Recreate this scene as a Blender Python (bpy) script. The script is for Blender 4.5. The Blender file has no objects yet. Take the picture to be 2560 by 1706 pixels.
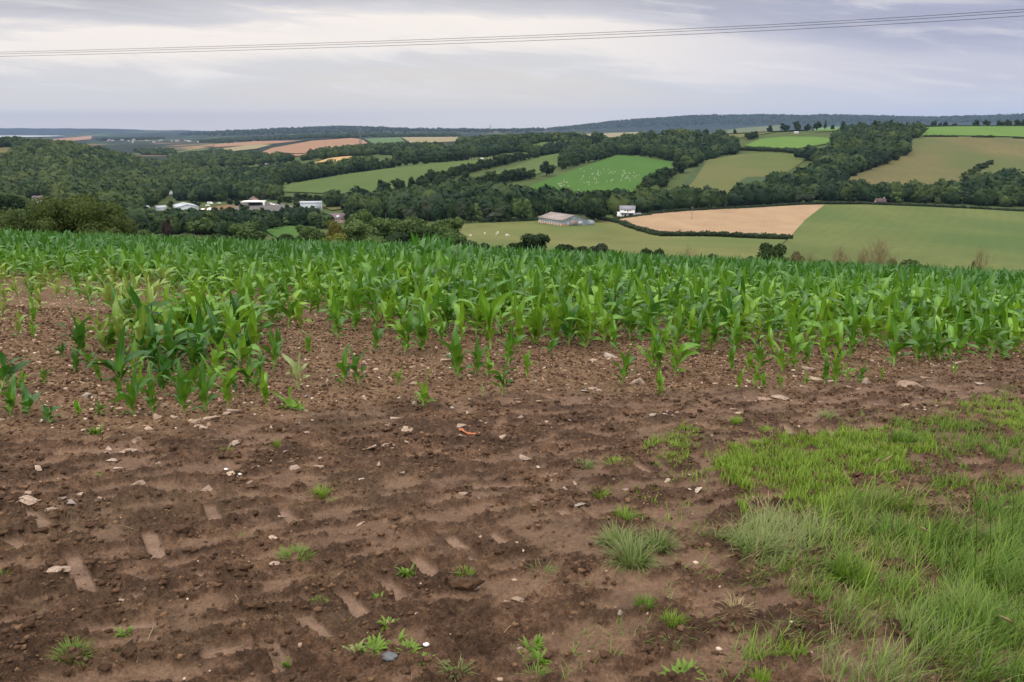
import bpy, bmesh, math, random
import numpy as np
from mathutils import Vector, Matrix
from mathutils.geometry import delaunay_2d_cdt

random.seed(7)
rng = np.random.default_rng(11)
S = bpy.context.scene
COL = S.collection
R = math.radians

# ------------------------------------------------------------------ camera
EYE = 1.6
FPX = 30.0 / 36.0 * 2560.0            # focal length in pixels of the 2560 wide photograph
TH = math.atan((853 - 318) / FPX)     # tilt: the horizon lies at row 318
CT, ST = math.cos(TH), math.sin(TH)
cd = bpy.data.cameras.new("camera"); cam = bpy.data.objects.new("camera", cd); COL.objects.link(cam)
cd.lens = 30; cd.sensor_width = 36; cd.clip_start = 0.05; cd.clip_end = 80000
cam.location = (0, 0, EYE); cam.rotation_euler = (math.pi / 2 - TH, 0, 0)
S.camera = cam
S.view_settings.view_transform = 'Standard'
S.view_settings.look = 'None'
S.view_settings.exposure = 0.13
S.view_settings.gamma = 1.0
S.cycles.volume_bounces = 1
S.cycles.use_denoising = True
S.cycles.denoising_prefilter = 'ACCURATE'
S.cycles.max_bounces = 6
S.cycles.transparent_max_bounces = 8

# ------------------------------------------------------------------ world: overcast evening sky
SUN_EL, SUN_AZ = R(44), R(-140)
W = bpy.data.worlds.new("World"); S.world = W; W.use_nodes = True
nt = W.node_tree; nt.nodes.clear()


def N(t, typ, **kw):
    n = t.nodes.new(typ)
    for k, v in kw.items():
        if k.startswith('i_'):
            n.inputs[int(k[2:])].default_value = v
        else:
            setattr(n, k, v)
    return n


def math_node(t, op, a, b=None, c=None, clamp=False):
    n = t.nodes.new('ShaderNodeMath'); n.operation = op; n.use_clamp = clamp
    for i, v in enumerate((a, b, c)):
        if v is None:
            continue
        if isinstance(v, (int, float)):
            n.inputs[i].default_value = v
        else:
            t.links.new(v, n.inputs[i])
    return n.outputs[0]


def mix_col(t, f, a, b, blend='MIX'):
    n = t.nodes.new('ShaderNodeMix'); n.data_type = 'RGBA'; n.blend_type = blend
    for idx, v in ((0, f), (6, a), (7, b)):
        if isinstance(v, (int, float)):
            n.inputs[idx].default_value = v
        elif isinstance(v, tuple):
            n.inputs[idx].default_value = (*v, 1) if len(v) == 3 else v
        else:
            t.links.new(v, n.inputs[idx])
    return n.outputs[2]


def ramp(t, f, stops, interp='LINEAR'):
    n = t.nodes.new('ShaderNodeValToRGB'); cr = n.color_ramp; cr.interpolation = interp
    while len(cr.elements) < len(stops):
        cr.elements.new(0.5)
    for e, (p, c) in zip(cr.elements, stops):
        e.position = p
        e.color = (c, c, c, 1) if isinstance(c, (int, float)) else (*c, 1)
    if f is not None:
        t.links.new(f, n.inputs[0])
    return n.outputs[0]


def maprange(t, v, a, b, c=0.0, d=1.0, smooth=False):
    n = t.nodes.new('ShaderNodeMapRange')
    if smooth:
        n.interpolation_type = 'SMOOTHSTEP'
    t.links.new(v, n.inputs[0])
    for i, q in enumerate((a, b, c, d)):
        n.inputs[1 + i].default_value = q
    return n.outputs[0]


def noise(t, vec, scale, detail=4, rough=.55, dist=0.0):
    n = t.nodes.new('ShaderNodeTexNoise'); n.inputs['Scale'].default_value = scale
    n.inputs['Detail'].default_value = detail; n.inputs['Roughness'].default_value = rough
    n.inputs['Distortion'].default_value = dist
    if vec is not None:
        t.links.new(vec, n.inputs['Vector'])
    return n.outputs[0]


tc = N(nt, 'ShaderNodeTexCoord'); sep = N(nt, 'ShaderNodeSeparateXYZ')
nt.links.new(tc.outputs['Generated'], sep.inputs[0])
sx, sy, sz = sep.outputs
hor = math_node(nt, 'SQRT', math_node(nt, 'ADD', math_node(nt, 'MULTIPLY', sx, sx), math_node(nt, 'MULTIPLY', sy, sy)))
el = math_node(nt, 'DIVIDE', sz, math_node(nt, 'MAXIMUM', math_node(nt, 'MAXIMUM', sy, math_node(nt, 'MULTIPLY', hor, .6)), 0.01))
az = math_node(nt, 'ARCTAN2', sx, sy)
cv = N(nt, 'ShaderNodeCombineXYZ'); cv.inputs[2].default_value = 1.7
nt.links.new(math_node(nt, 'MULTIPLY', az, 2.2), cv.inputs[0])
nt.links.new(math_node(nt, 'ADD', math_node(nt, 'MULTIPLY', el, 16.0), math_node(nt, 'MULTIPLY', az, 1.3)), cv.inputs[1])
n1 = noise(nt, cv.outputs[0], 1.0, 3, .45, .4)
n2 = noise(nt, cv.outputs[0], 3.1, 7, .60, .5)
azoff = math_node(nt, 'SUBTRACT', ramp(nt, maprange(nt, az, -.62, .62), [(0, .5), (.2, .49), (.42, .24), (.55, .33), (.68, .56), (.85, .80), (1, .84)], 'EASE'), .5)
w1 = math_node(nt, 'MULTIPLY', math_node(nt, 'SUBTRACT', n1, .5), .085)
w2 = math_node(nt, 'MULTIPLY', math_node(nt, 'SUBTRACT', n2, .5), .060)
fade = maprange(nt, el, .012, .05, 0.0, 1.0, True)
elw = math_node(nt, 'ADD', el, math_node(nt, 'MULTIPLY', fade, math_node(nt, 'ADD', math_node(nt, 'MULTIPLY', azoff, .10), math_node(nt, 'ADD', w1, w2))))
elw = math_node(nt, 'MAXIMUM', elw, math_node(nt, 'MINIMUM', el, .028))
g01 = maprange(nt, elw, -.02, .20)
band = ramp(nt, g01, [(0, (.68, .61, .55)), (.10, (.65, .585, .54)), (.150, (.61, .555, .53)), (.180, (.72, .665, .605)), (.29, (.67, .65, .64)), (.35, (.69, .67, .665)),
                      (.43, (.91, .835, .77)), (.54, (.92, .84, .775)), (.62, (.60, .585, .615)), (.72, (.46, .455, .50)), (1, (.38, .38, .44))])
band = mix_col(nt, math_node(nt, 'MULTIPLY', maprange(nt, az, -.40, .05, 0, 1, True), maprange(nt, el, .035, .015)), band, (.72, .665, .62))
blue = mix_col(nt, math_node(nt, 'MULTIPLY', maprange(nt, az, -.02, .5, 0, 1, True), .78), band,
               mix_col(nt, maprange(nt, elw, .05, .13), (.53, .56, .67), (.36, .375, .53)))
# streaks of brighter cirrus
streak = math_node(nt, 'MULTIPLY', maprange(nt, n2, .47, .74, 0, 1, True), math_node(nt, 'MULTIPLY', fade, .60))
body = mix_col(nt, streak, blue, (.82, .79, .78))
zen = maprange(nt, el, .16, 1.2, 0, 1, True)
body = mix_col(nt, zen, body, (2.25, 2.12, 1.95))
body = mix_col(nt, maprange(nt, el, -.012, -.05), body, (.07, .06, .045))
sky = N(nt, 'ShaderNodeTexSky', sky_type='NISHITA', sun_disc=False, sun_elevation=SUN_EL, sun_rotation=SUN_AZ)
sky.air_density = 1.0; sky.dust_density = 2.0
tot = mix_col(nt, .04, mix_col(nt, 1.0, body, (10.0, 10.0, 10.0), 'MULTIPLY'), sky.outputs[0])
bg = N(nt, 'ShaderNodeBackground'); bg.inputs[1].default_value = 0.1
wo = N(nt, 'ShaderNodeOutputWorld')
nt.links.new(tot, bg.inputs[0]); nt.links.new(bg.outputs[0], wo.inputs[0])

sl = bpy.data.lights.new("sun", 'SUN'); sl.energy = 0.9; sl.angle = R(14); sl.color = (1, .95, .88)
so = bpy.data.objects.new("sun", sl); COL.objects.link(so)
sd = Vector((math.sin(SUN_AZ) * math.cos(SUN_EL), math.cos(SUN_AZ) * math.cos(SUN_EL), math.sin(SUN_EL)))
so.rotation_euler = (-sd).to_track_quat('-Z', 'Y').to_euler()


# ------------------------------------------------------------------ object helpers
def tag(o, label=None, cat=None, group=None, kind=None):
    if label: o['label'] = label
    if cat: o['category'] = cat
    if group: o['group'] = group
    if kind: o['kind'] = kind
    return o


def mk_mesh(name, V, F, mat=None, smooth=False, attrs=None):
    """V (n,3); F a list of (m,k) index arrays (or one array); attrs {name: (n,) float or (n,3)}"""
    if isinstance(F, np.ndarray):
        F = [F]
    V = np.asarray(V, dtype=np.float32)
    me = bpy.data.meshes.new(name)
    me.vertices.add(len(V)); me.vertices.foreach_set('co', V.ravel())
    tot_l = sum(f.size for f in F); npoly = sum(len(f) for f in F)
    me.loops.add(tot_l); me.polygons.add(npoly)
    me.loops.foreach_set('vertex_index', np.concatenate([f.ravel() for f in F]).astype(np.int32))
    cnt = np.concatenate([np.full(len(f), f.shape[1], np.int32) for f in F])
    st = np.concatenate([[0], np.cumsum(cnt)[:-1]]).astype(np.int32)
    me.polygons.foreach_set('loop_start', st)
    if smooth:
        me.polygons.foreach_set('use_smooth', np.ones(npoly, bool))
    for k, a in (attrs or {}).items():
        a = np.asarray(a, dtype=np.float32)
        at = me.attributes.new(k, 'FLOAT', 'POINT'); at.data.foreach_set('value', a.ravel())
    me.update(calc_edges=True)
    if mat is not None:
        me.materials.append(mat)
    return me


def link(name, me, parent=None, loc=None):
    o = bpy.data.objects.new(name, me); COL.objects.link(o)
    if parent is not None: o.parent = parent
    if loc is not None: o.location = loc
    return o


def empty(name, loc, rz=0.0, sc=(1, 1, 1)):
    o = bpy.data.objects.new(name, None); COL.objects.link(o)
    o.location = loc; o.rotation_euler = (0, 0, rz); o.scale = sc
    o.empty_display_size = .1
    return o


def merge(parts):
    """parts: list of (V, [F...]) -> V, [F...]"""
    Vs, Fs, off = [], {}, 0
    for V, F in parts:
        Vs.append(V)
        for f in (F if isinstance(F, list) else [F]):
            Fs.setdefault(f.shape[1], []).append(f + off)
        off += len(V)
    return np.concatenate(Vs), [np.concatenate(v) for v in Fs.values()]


# ------------------------------------------------------------------ noise in numpy
def _hash(ix, iy, seed):
    h = (ix.astype(np.int64) * 374761393 + iy.astype(np.int64) * 668265263 + seed * 974711) & 0xFFFFFFFF
    h = ((h ^ (h >> 13)) * 1274126177) & 0xFFFFFFFF
    return (h ^ (h >> 16)) & 0xFFFFFFFF


def pn(x, y, seed=0):
    x = np.asarray(x, float); y = np.asarray(y, float)
    ix = np.floor(x); iy = np.floor(y); fx = x - ix; fy = y - iy
    ux = fx * fx * fx * (fx * (fx * 6 - 15) + 10); uy = fy * fy * fy * (fy * (fy * 6 - 15) + 10)
    out = 0

    def g(dx, dy):
        a = _hash(ix + dx, iy + dy, seed) * (2 * math.pi / 4294967296.0)
        return np.cos(a) * (fx - dx) + np.sin(a) * (fy - dy)
    a = g(0, 0); b = g(1, 0); c = g(0, 1); d = g(1, 1)
    return 1.4 * ((a * (1 - ux) + b * ux) * (1 - uy) + (c * (1 - ux) + d * ux) * uy)


def fbm(x, y, oct=4, seed=0, gain=.5):
    s = 0; a = 1; t = 0
    for i in range(oct):
        s = s + a * pn(x * 2 ** i, y * 2 ** i, seed + i * 17); t += a; a *= gain
    return s / t


def worley(x, y, seed=0):
    ix = np.floor(x); iy = np.floor(y); d = np.full(np.shape(x), 9.0); idv = np.zeros(np.shape(x))
    for dx in (-1, 0, 1):
        for dy in (-1, 0, 1):
            h = _hash(ix + dx, iy + dy, seed)
            px = ix + dx + (h & 0xFFFF) / 65536.0; py = iy + dy + (h >> 16) / 65536.0
            q = (x - px) ** 2 + (y - py) ** 2
            m = q < d
            d = np.where(m, q, d); idv = np.where(m, ((h >> 8) & 255) / 255.0, idv)
    return np.sqrt(d), idv


def sstep(a, b, x):
    t = np.clip((x - a) / (b - a), 0, 1)
    return t * t * (3 - 2 * t)


# ------------------------------------------------------------------ the lie of the land
def ray(px, py):
    dx = (px - 1280) / FPX; v = (853 - py) / FPX
    dy = CT + v * ST; dz = -ST + v * CT
    return dx / dy, dz / dy           # per metre of depth


def to_px(x, y, z):
    z = z - EYE
    f = y * CT - z * ST; up = y * ST + z * CT
    return 1280 + FPX * x / f, 853 - FPX * up / f


def near_z(x, y):
    yy = np.maximum(y, 0)
    return -(.085 * y + .0009 * yy * yy + .045 * x)


PXC = np.array([0, 200, 420, 640, 860, 1080, 1300, 1540, 1800, 2060, 2300, 2560], float)
TAB = [
    (100, [620, 628, 638, 645, 655, 662, 670, 682, 695, 708, 720, 735]),
    (170, [608, 612, 622, 632, 640, 648, 655, 668, 682, 695, 708, 722]),
    (270, [595, 600, 610, 618, 625, 630, 640, 650, 660, 672, 685, 700]),
    (350, [580, 585, 595, 602, 607, 610, 615, 622, 628, 634, 644, 656]),
    (440, [568, 572, 580, 586, 590, 590, 592, 600, 606, 608, 614, 620]),
    (530, [558, 560, 565, 570, 574, 570, 567, 572, 580, 575, 578, 582]),
    (620, [548, 548, 552, 552, 554, 546, 540, 538, 544, 542, 546, 552]),
    (690, [538, 538, 542, 538, 536, 527, 522, 522, 525, 516, 520, 531]),
    (760, [525, 525, 530, 524, 517, 512, 510, 507, 506, 500, 505, 514]),
    (820, [512, 512, 517, 510, 500, 495, 492, 490, 488, 478, 480, 486]),
    (930, [490, 492, 502, 489, 472, 456, 452, 450, 448, 444, 446, 448]),
    (1080, [460, 467, 487, 464, 444, 428, 424, 418, 414, 402, 398, 400]),
    (1260, [416, 426, 463, 446, 424, 406, 402, 389, 380, 362, 350, 352]),
    (1430, [383, 391, 441, 430, 408, 394, 380, 370, 355, 340, 326, 326]),
    (1550, [366, 380, 428, 414, 394, 384, 362, 352, 338, 325, 317, 317]),
    (1800, [372, 385, 415, 402, 384, 372, 352, 348, 338, 330, 326, 328]),
    (2300, [372, 385, 396, 392, 375, 364, 350, 346, 342, 338, 338, 340]),
    (3000, [370, 378, 384, 370, 354, 352, 348, 345, 343, 342, 342, 342]),
    (4000, [364, 362, 366, 358, 346, 345, 345, 342, 342, 342, 342, 342]),
    (6000, [356, 352, 350, 344, 338, 336, 335, 335, 335, 335, 335, 335]),
    (8000, [346, 346, 342, 331, 325, 327, 327, 325, 318, 315, 312, 310]),
    (9500, [342, 341, 336, 329, 318, 325, 326, 306, 290, 290, 296, 288]),
    (12000, [335, 333, 329, 331, 326, 328, 326, 314, 304, 304, 304, 304]),
    (14000, [321, 322, 326, 330, 326, 330, 330, 322, 315, 312, 312, 312]),
    (18000, [331] * 12),
    (34000, [331] * 12),
]


def pchip(x, Y, xi):
    """monotone cubic along axis 0; x (n,), Y (n,k)"""
    h = np.diff(x)[:, None]; d = np.diff(Y, axis=0) / h
    m = np.zeros_like(Y)
    w1 = 2 * h[1:] + h[:-1]; w2 = h[1:] + 2 * h[:-1]
    same = d[:-1] * d[1:] > 0
    den = np.where(same, w1 / np.where(same, d[:-1], 1) + w2 / np.where(same, d[1:], 1), 1)
    m[1:-1] = np.where(same, (w1 + w2) / den, 0)
    m[0] = d[0]; m[-1] = d[-1]
    k = np.clip(np.searchsorted(x, xi) - 1, 0, len(x) - 2)
    t = ((xi - x[k]) / (x[k + 1] - x[k]))[:, None]; hk = h[k]
    return ((1 + 2 * t) * (1 - t) ** 2 * Y[k] + t * (1 - t) ** 2 * hk * m[k]
            + t * t * (3 - 2 * t) * Y[k + 1] + t * t * (t - 1) * hk * m[k + 1])


Y0 = 46.0
UC = (PXC - 1280) / FPX / 1.01
DL = np.array([Y0] + [d for d, _ in TAB])
Tt = [[near_z(u * Y0, Y0) - EYE for u in UC]]
Tt[0] = [z / Y0 for z in Tt[0]]
for d, rows in TAB:
    Tt.append([ray(p, r)[1] for p, r in zip(PXC, rows)])
Tt = np.array(Tt)
LD0, LD1, NL = math.log(Y0), math.log(34000.0), 1100
ldi = np.linspace(LD0, LD1, NL)
G1 = pchip(np.log(DL), Tt, ldi)                       # (NL, cols)
UX = np.concatenate([[-1.6, -1.0], UC, [1.0, 1.6]])
G1 = np.concatenate([G1[:, :1], G1[:, :1], G1, G1[:, -1:], G1[:, -1:]], axis=1)
NU = 420
ui = np.linspace(-1.6, 1.6, NU)
G2 = pchip(UX, G1.T.copy(), ui)                       # (NU, NL) of tangent


def Hz(x, y):
    """height of the smooth ground"""
    x = np.asarray(x, float); y = np.asarray(y, float)
    yy = np.maximum(y, Y0)
    fu = np.clip((x / yy + 1.6) / 3.2 * (NU - 1), 0, NU - 1.001)
    fl = np.clip((np.log(yy) - LD0) / (LD1 - LD0) * (NL - 1), 0, NL - 1.001)
    iu = fu.astype(int); il = fl.astype(int); a = fu - iu; b = fl - il
    t = ((G2[iu, il] * (1 - a) + G2[iu + 1, il] * a) * (1 - b) + (G2[iu, il + 1] * (1 - a) + G2[iu + 1, il + 1] * a) * b)
    far = EYE + t * yy
    far = far + np.clip((yy - 5000) / 3000, 0, 1) * (fbm(x / 700, y / 1100, 6, 5, .66) * 26)
    return np.where(y < Y0, near_z(x, y), far)


YS = np.exp(np.linspace(math.log(1.2), math.log(18400), 9000))


def gp(px, py, ymin=1.3, ymax=33000):
    """where the line of sight through a photo pixel meets the ground"""
    u, t = ray(px, py)
    ys = YS[(YS >= ymin) & (YS <= ymax)]
    d = EYE + t * ys - Hz(u * ys, ys)
    k = np.argmax(d <= 0)
    if d[k] > 0:
        k = np.argmin(d)
    y = ys[k]
    if k > 0 and d[k] <= 0:
        a = d[k - 1] / (d[k - 1] - d[k]); y = ys[k - 1] + a * (ys[k] - ys[k - 1])
    return Vector((u * y, y, float(Hz(u * y, y))))


def at_depth(px, Y):
    u = (px - 1280) / FPX
    for _ in range(3):
        z = float(Hz(u * Y, Y)); f = Y * CT - (z - EYE) * ST
        u = (px - 1280) / FPX * f / Y
    return Vector((u * Y, Y, float(Hz(u * Y, Y))))


def inside(px, py, poly):
    px = np.asarray(px, float); py = np.asarray(py, float)
    r = np.zeros(px.shape, bool); n = len(poly)
    for i in range(n):
        x0, y0 = poly[i]; x1, y1 = poly[(i + 1) % n]
        if y0 == y1:
            continue
        c = ((y0 > py) != (y1 > py)) & (px < (x1 - x0) * (py - y0) / (y1 - y0) + x0)
        r ^= c
    return r


# ------------------------------------------------------------------ materials
def new_mat(name):
    m = bpy.data.materials.new(name); m.use_nodes = True
    t = m.node_tree; b = t.nodes['Principled BSDF']
    return m, t, b


def geo_pos(t):
    return N(t, 'ShaderNodeNewGeometry').outputs['Position']


def attr(t, name):
    n = N(t, 'ShaderNodeAttribute'); n.attribute_name = name
    return n.outputs['Fac']


def obj_rand(t):
    return N(t, 'ShaderNodeObjectInfo').outputs['Random']


def simple(name, col, rough=.8, var=.25, scale=3.0, metal=0.0, spec=.3, coords='Object'):
    m, t, b = new_mat(name)
    v = N(t, 'ShaderNodeTexCoord').outputs[coords]
    n = noise(t, v, scale, 5)
    c2 = tuple(max(0, c * (1 - var)) for c in col); c3 = tuple(min(1, c * (1 + var)) for c in col)
    t.links.new(ramp(t, n, [(.3, c2), (.7, c3)]), b.inputs['Base Color'])
    b.inputs['Roughness'].default_value = rough; b.inputs['Metallic'].default_value = metal
    b.inputs['Specular IOR Level'].default_value = spec
    return m


def foliage_mat(name, dark, light, trans=.25, rough=.6, hues=None):
    m, t, b = new_mat(name)
    f = math_node(t, 'ADD', math_node(t, 'MULTIPLY', attr(t, 'tint'), .55), math_node(t, 'MULTIPLY', obj_rand(t), .45))
    n = noise(t, geo_pos(t), .35, 3)
    f = math_node(t, 'ADD', f, math_node(t, 'MULTIPLY', math_node(t, 'SUBTRACT', n, .5), .7), clamp=True)
    if hues:
        c = ramp(t, f, [(0.02, dark), (.35, hues[0]), (.65, hues[1]), (.98, light)])
    else:
        c = ramp(t, f, [(0.05, dark), (.95, light)])
    t.links.new(c, b.inputs['Base Color']); b.inputs['Roughness'].default_value = rough
    b.inputs['Specular IOR Level'].default_value = .08
    tr = N(t, 'ShaderNodeBsdfTranslucent'); t.links.new(c, tr.inputs[0])
    mx = N(t, 'ShaderNodeMixShader'); mx.inputs[0].default_value = trans
    t.links.new(b.outputs[0], mx.inputs[1]); t.links.new(tr.outputs[0], mx.inputs[2])
    t.links.new(mx.outputs[0], t.nodes['Material Output'].inputs[0])
    return m


M = {}
M['tree'] = foliage_mat('tree_leaves', (.011, .026, .011), (.046, .078, .023))
M['wood'] = foliage_mat('wood_leaves', (.010, .026, .012), (.070, .098, .028), hues=((.020, .045, .017), (.040, .068, .021)))
M['belt'] = foliage_mat('belt_leaves', (.045, .085, .026), (.115, .170, .052))
M['willow'] = foliage_mat('willow_leaves', (.10, .13, .05), (.17, .19, .075))
M['yellow'] = foliage_mat('yellow_leaves', (.085, .092, .020), (.165, .155, .032))
M['olive'] = foliage_mat('olive_leaves', (.10, .13, .022), (.17, .19, .04))
M['copper'] = foliage_mat('copper_leaves', (.030, .022, .020), (.055, .036, .030))
M['purple'] = foliage_mat('purple_leaves', (.022, .018, .026), (.040, .028, .042))
M['greygreen'] = foliage_mat('grey_green_leaves', (.035, .052, .03), (.075, .095, .055))
M['hedge'] = foliage_mat('hedge_leaves', (.014, .026, .012), (.036, .058, .020))
M['bush'] = foliage_mat('bush_leaves', (.028, .052, .015), (.085, .116, .032))
M['bark'] = simple('bark', (.07, .055, .04), .9, .3, 2.0)
M['twig'] = simple('dry_twig', (.23, .185, .10), .9, .3, 4.0)


def hill_mat():
    m, t, b = new_mat('hill_land')
    pos = geo_pos(t)
    mp = N(t, 'ShaderNodeMapping'); mp.inputs['Scale'].default_value = (1, .45, 0); t.links.new(pos, mp.inputs[0])
    nz = N(t, 'ShaderNodeTexNoise'); nz.inputs['Scale'].default_value = .002; t.links.new(mp.outputs[0], nz.inputs[0])
    wv = N(t, 'ShaderNodeVectorMath', operation='SCALE'); wv.inputs['Scale'].default_value = 180
    t.links.new(nz.outputs['Color'], wv.inputs[0])
    ad = N(t, 'ShaderNodeVectorMath', operation='ADD'); t.links.new(mp.outputs[0], ad.inputs[0]); t.links.new(wv.outputs[0], ad.inputs[1])
    vo = N(t, 'ShaderNodeTexVoronoi', feature='F1'); vo.inputs['Scale'].default_value = .0042; vo.inputs['Randomness'].default_value = .8
    t.links.new(ad.outputs[0], vo.inputs['Vector'])
    sc = N(t, 'ShaderNodeSeparateColor'); t.links.new(vo.outputs['Color'], sc.inputs[0])
    fields = ramp(t, sc.outputs[0], [(0, (.018, .032, .016)), (.50, (.018, .030, .016)), (.51, (.06, .10, .03)), (.68, (.08, .11, .035)),
                                     (.69, (.17, .11, .06)), (.78, (.21, .15, .08)), (.79, (.05, .09, .025)), (1, (.09, .11, .04))], 'CONSTANT')
    ve = N(t, 'ShaderNodeTexVoronoi', feature='DISTANCE_TO_EDGE'); ve.inputs['Scale'].default_value = .0042; ve.inputs['Randomness'].default_value = .8
    t.links.new(ad.outputs[0], ve.inputs['Vector'])
    edge = maprange(t, ve.outputs[0], .03, .09)
    fields = mix_col(t, edge, (.018, .030, .016), fields)
    wl = noise(t, mp.outputs[0], .0016, 5, .6)
    fields = mix_col(t, maprange(t, wl, .45, .49), fields, (.012, .022, .014))
    sp = N(t, 'ShaderNodeSeparateXYZ'); t.links.new(pos, sp.inputs[0])
    ridge = math_node(t, 'MAXIMUM', maprange(t, sp.outputs[1], 11800, 12600), math_node(t, 'MULTIPLY', maprange(t, sp.outputs[0], 300, 900), maprange(t, sp.outputs[1], 7200, 8000)))
    fields = mix_col(t, ridge, fields, (.008, .018, .016))
    g = noise(t, pos, .05, 4)
    nearc = mix_col(t, g, (.035, .055, .018), (.075, .10, .03))
    c = mix_col(t, maprange(t, sp.outputs[1], 1700, 2100), nearc, fields)
    t.links.new(c, b.inputs['Base Color']); b.inputs['Roughness'].default_value = .95; b.inputs['Specular IOR Level'].default_value = .1
    return m


def field_mat(name, c1, c2, scale=.03, stripes=None, c3=None):
    m, t, b = new_mat(name)
    pos = geo_pos(t)
    mp = N(t, 'ShaderNodeMapping'); mp.inputs['Scale'].default_value = (1, .5, 0); t.links.new(pos, mp.inputs[0])
    n = noise(t, mp.outputs[0], scale, 6, .62)
    c = ramp(t, n, [(.32, c1), (.68, c2)])
    nf = noise(t, mp.outputs[0], scale * 14, 3, .6)
    c = mix_col(t, math_node(t, 'MULTIPLY', maprange(t, nf, .35, .7), .45), c, tuple(q * .72 for q in c1))
    if c3:
        n3 = noise(t, mp.outputs[0], scale * .35, 3, .5)
        c = mix_col(t, maprange(t, n3, .46, .60), c, c3)
    if stripes:
        wv = N(t, 'ShaderNodeTexWave'); wv.inputs['Scale'].default_value = stripes[0]; wv.inputs['Distortion'].default_value = 1.2; wv.inputs['Detail'].default_value = 2
        mm = N(t, 'ShaderNodeMapping'); mm.inputs['Rotation'].default_value = (0, 0, stripes[1]); t.links.new(pos, mm.inputs[0]); t.links.new(mm.outputs[0], wv.inputs[0])
        c = mix_col(t, math_node(t, 'MULTIPLY', wv.outputs['Fac'], stripes[2]), c, tuple(q * .6 for q in c1))
    t.links.new(c, b.inputs['Base Color']); b.inputs['Roughness'].default_value = .9; b.inputs['Specular IOR Level'].default_value = .1
    return m


# ------------------------------------------------------------------ hills: one sheet to the horizon
def build_hills():
    nu, nl = 620, 760
    us = np.linspace(-1.45, 1.45, nu); ly = np.linspace(math.log(38.0), math.log(18500), nl)
    U, Lg = np.meshgrid(us, ly); Y = np.exp(Lg); X = U * Y
    Z = Hz(X, Y)
    Z = np.where(Y < 60, Z - .12, Z)
    V = np.stack([X, Y, Z], -1).reshape(-1, 3)
    i = np.arange(nl - 1)[:, None] * nu + np.arange(nu - 1)[None]
    F = np.stack([i, i + 1, i + 1 + nu, i + nu], -1).reshape(-1, 4)
    o = link('hills', mk_mesh('hills', V, F, hill_mat(), True))
    tag(o, 'rolling green hills and valley stretching away to the horizon', 'hills', kind='structure')


build_hills()


def drape(name, poly, mat, label, lift=.25, step=14, ymin=60, cat='field', dens=26):
    pts = []
    n = len(poly)
    for i in range(n):
        a, b = poly[i], poly[(i + 1) % n]
        L = math.hypot(b[0] - a[0], b[1] - a[1]); k = max(1, int(L / step))
        for j in range(k):
            pts.append((a[0] + (b[0] - a[0]) * j / k, a[1] + (b[1] - a[1]) * j / k))
    G = [gp(p[0], p[1], ymin) for p in pts]
    b2 = [(g.x, g.y) for g in G]
    uu = [x / y for x, y in b2]; yy = [y for _, y in b2]
    ins = []
    for u in np.linspace(min(uu), max(uu), dens):
        for ly in np.linspace(math.log(min(yy)), math.log(max(yy)), dens):
            ins.append((u * math.exp(ly), math.exp(ly)))
    ia = np.array(ins); ok = inside(ia[:, 0], ia[:, 1], b2)
    vv = [Vector(p) for p in b2] + [Vector(p) for p, q in zip(ins, ok) if q]
    nb = len(b2)
    cv_, ce, cf, *_ = delaunay_2d_cdt(vv, [], [list(range(nb))], 1, 1e-5)
    xs = np.array([v.x for v in cv_]); ys = np.array([v.y for v in cv_])
    Z = Hz(xs, ys) + lift + ys * .0007
    F = np.array([f if len(f) == 3 else f[:3] for f in cf], np.int32)
    a = np.array([xs, ys]).T
    cr = np.cross(a[F[:, 1]] - a[F[:, 0]], a[F[:, 2]] - a[F[:, 0]])
    F[cr < 0] = F[cr < 0][:, ::-1]
    o = link(name, mk_mesh(name, np.stack([xs, ys, Z], -1), F, mat, True))
    return tag(o, label, cat, kind='structure')


FM = {
    'g1': field_mat('pasture_mid', (.062, .102, .026), (.088, .126, .034), .02, (.045, 1.2, .16)),
    'g2': field_mat('pasture_bright', (.040, .104, .016), (.062, .134, .022), .02, (.05, .9, .14)),
    'g3': field_mat('pasture_lime', (.080, .155, .028), (.10, .18, .036), .02),
    'low': field_mat('pasture_low', (.095, .110, .034), (.150, .155, .054), .03, c3=(.085, .115, .034)),
    'right': field_mat('pasture_right', (.078, .108, .030), (.118, .138, .044), .02, (.04, .5, .10), c3=(.062, .102, .028)),
    'stub': field_mat('stubble', (.27, .185, .115), (.36, .255, .160), .05, (.14, .25, .10)),
    'tan': field_mat('dry_pasture', (.095, .090, .036), (.135, .115, .048), .018, c3=(.075, .092, .030)),
    'tang': field_mat('half_dry_pasture', (.070, .095, .026), (.098, .116, .034), .018, c3=(.100, .104, .036)),
    'plough': field_mat('ploughed_red', (.23, .135, .085), (.28, .165, .105), .03),
    'gold': field_mat('gold_corn', (.36, .24, .11), (.42, .28, .13), .03),
    'fern': field_mat('bracken', (.035, .06, .025), (.055, .085, .032), .06),
    'tarmac': field_mat('tarmac', (.10, .095, .095), (.145, .135, .135), .05),
    'road': field_mat('road', (.24, .24, .25), (.30, .30, .31), .05),
    'dirt': field_mat('orange_dirt', (.15, .09, .045), (.19, .125, .065), .05),
    'fargreen': field_mat('far_green', (.07, .12, .05), (.09, .14, .055), .01),
    'fartan': field_mat('far_tan', (.20, .18, .10), (.25, .21, .12), .01),
}
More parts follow.
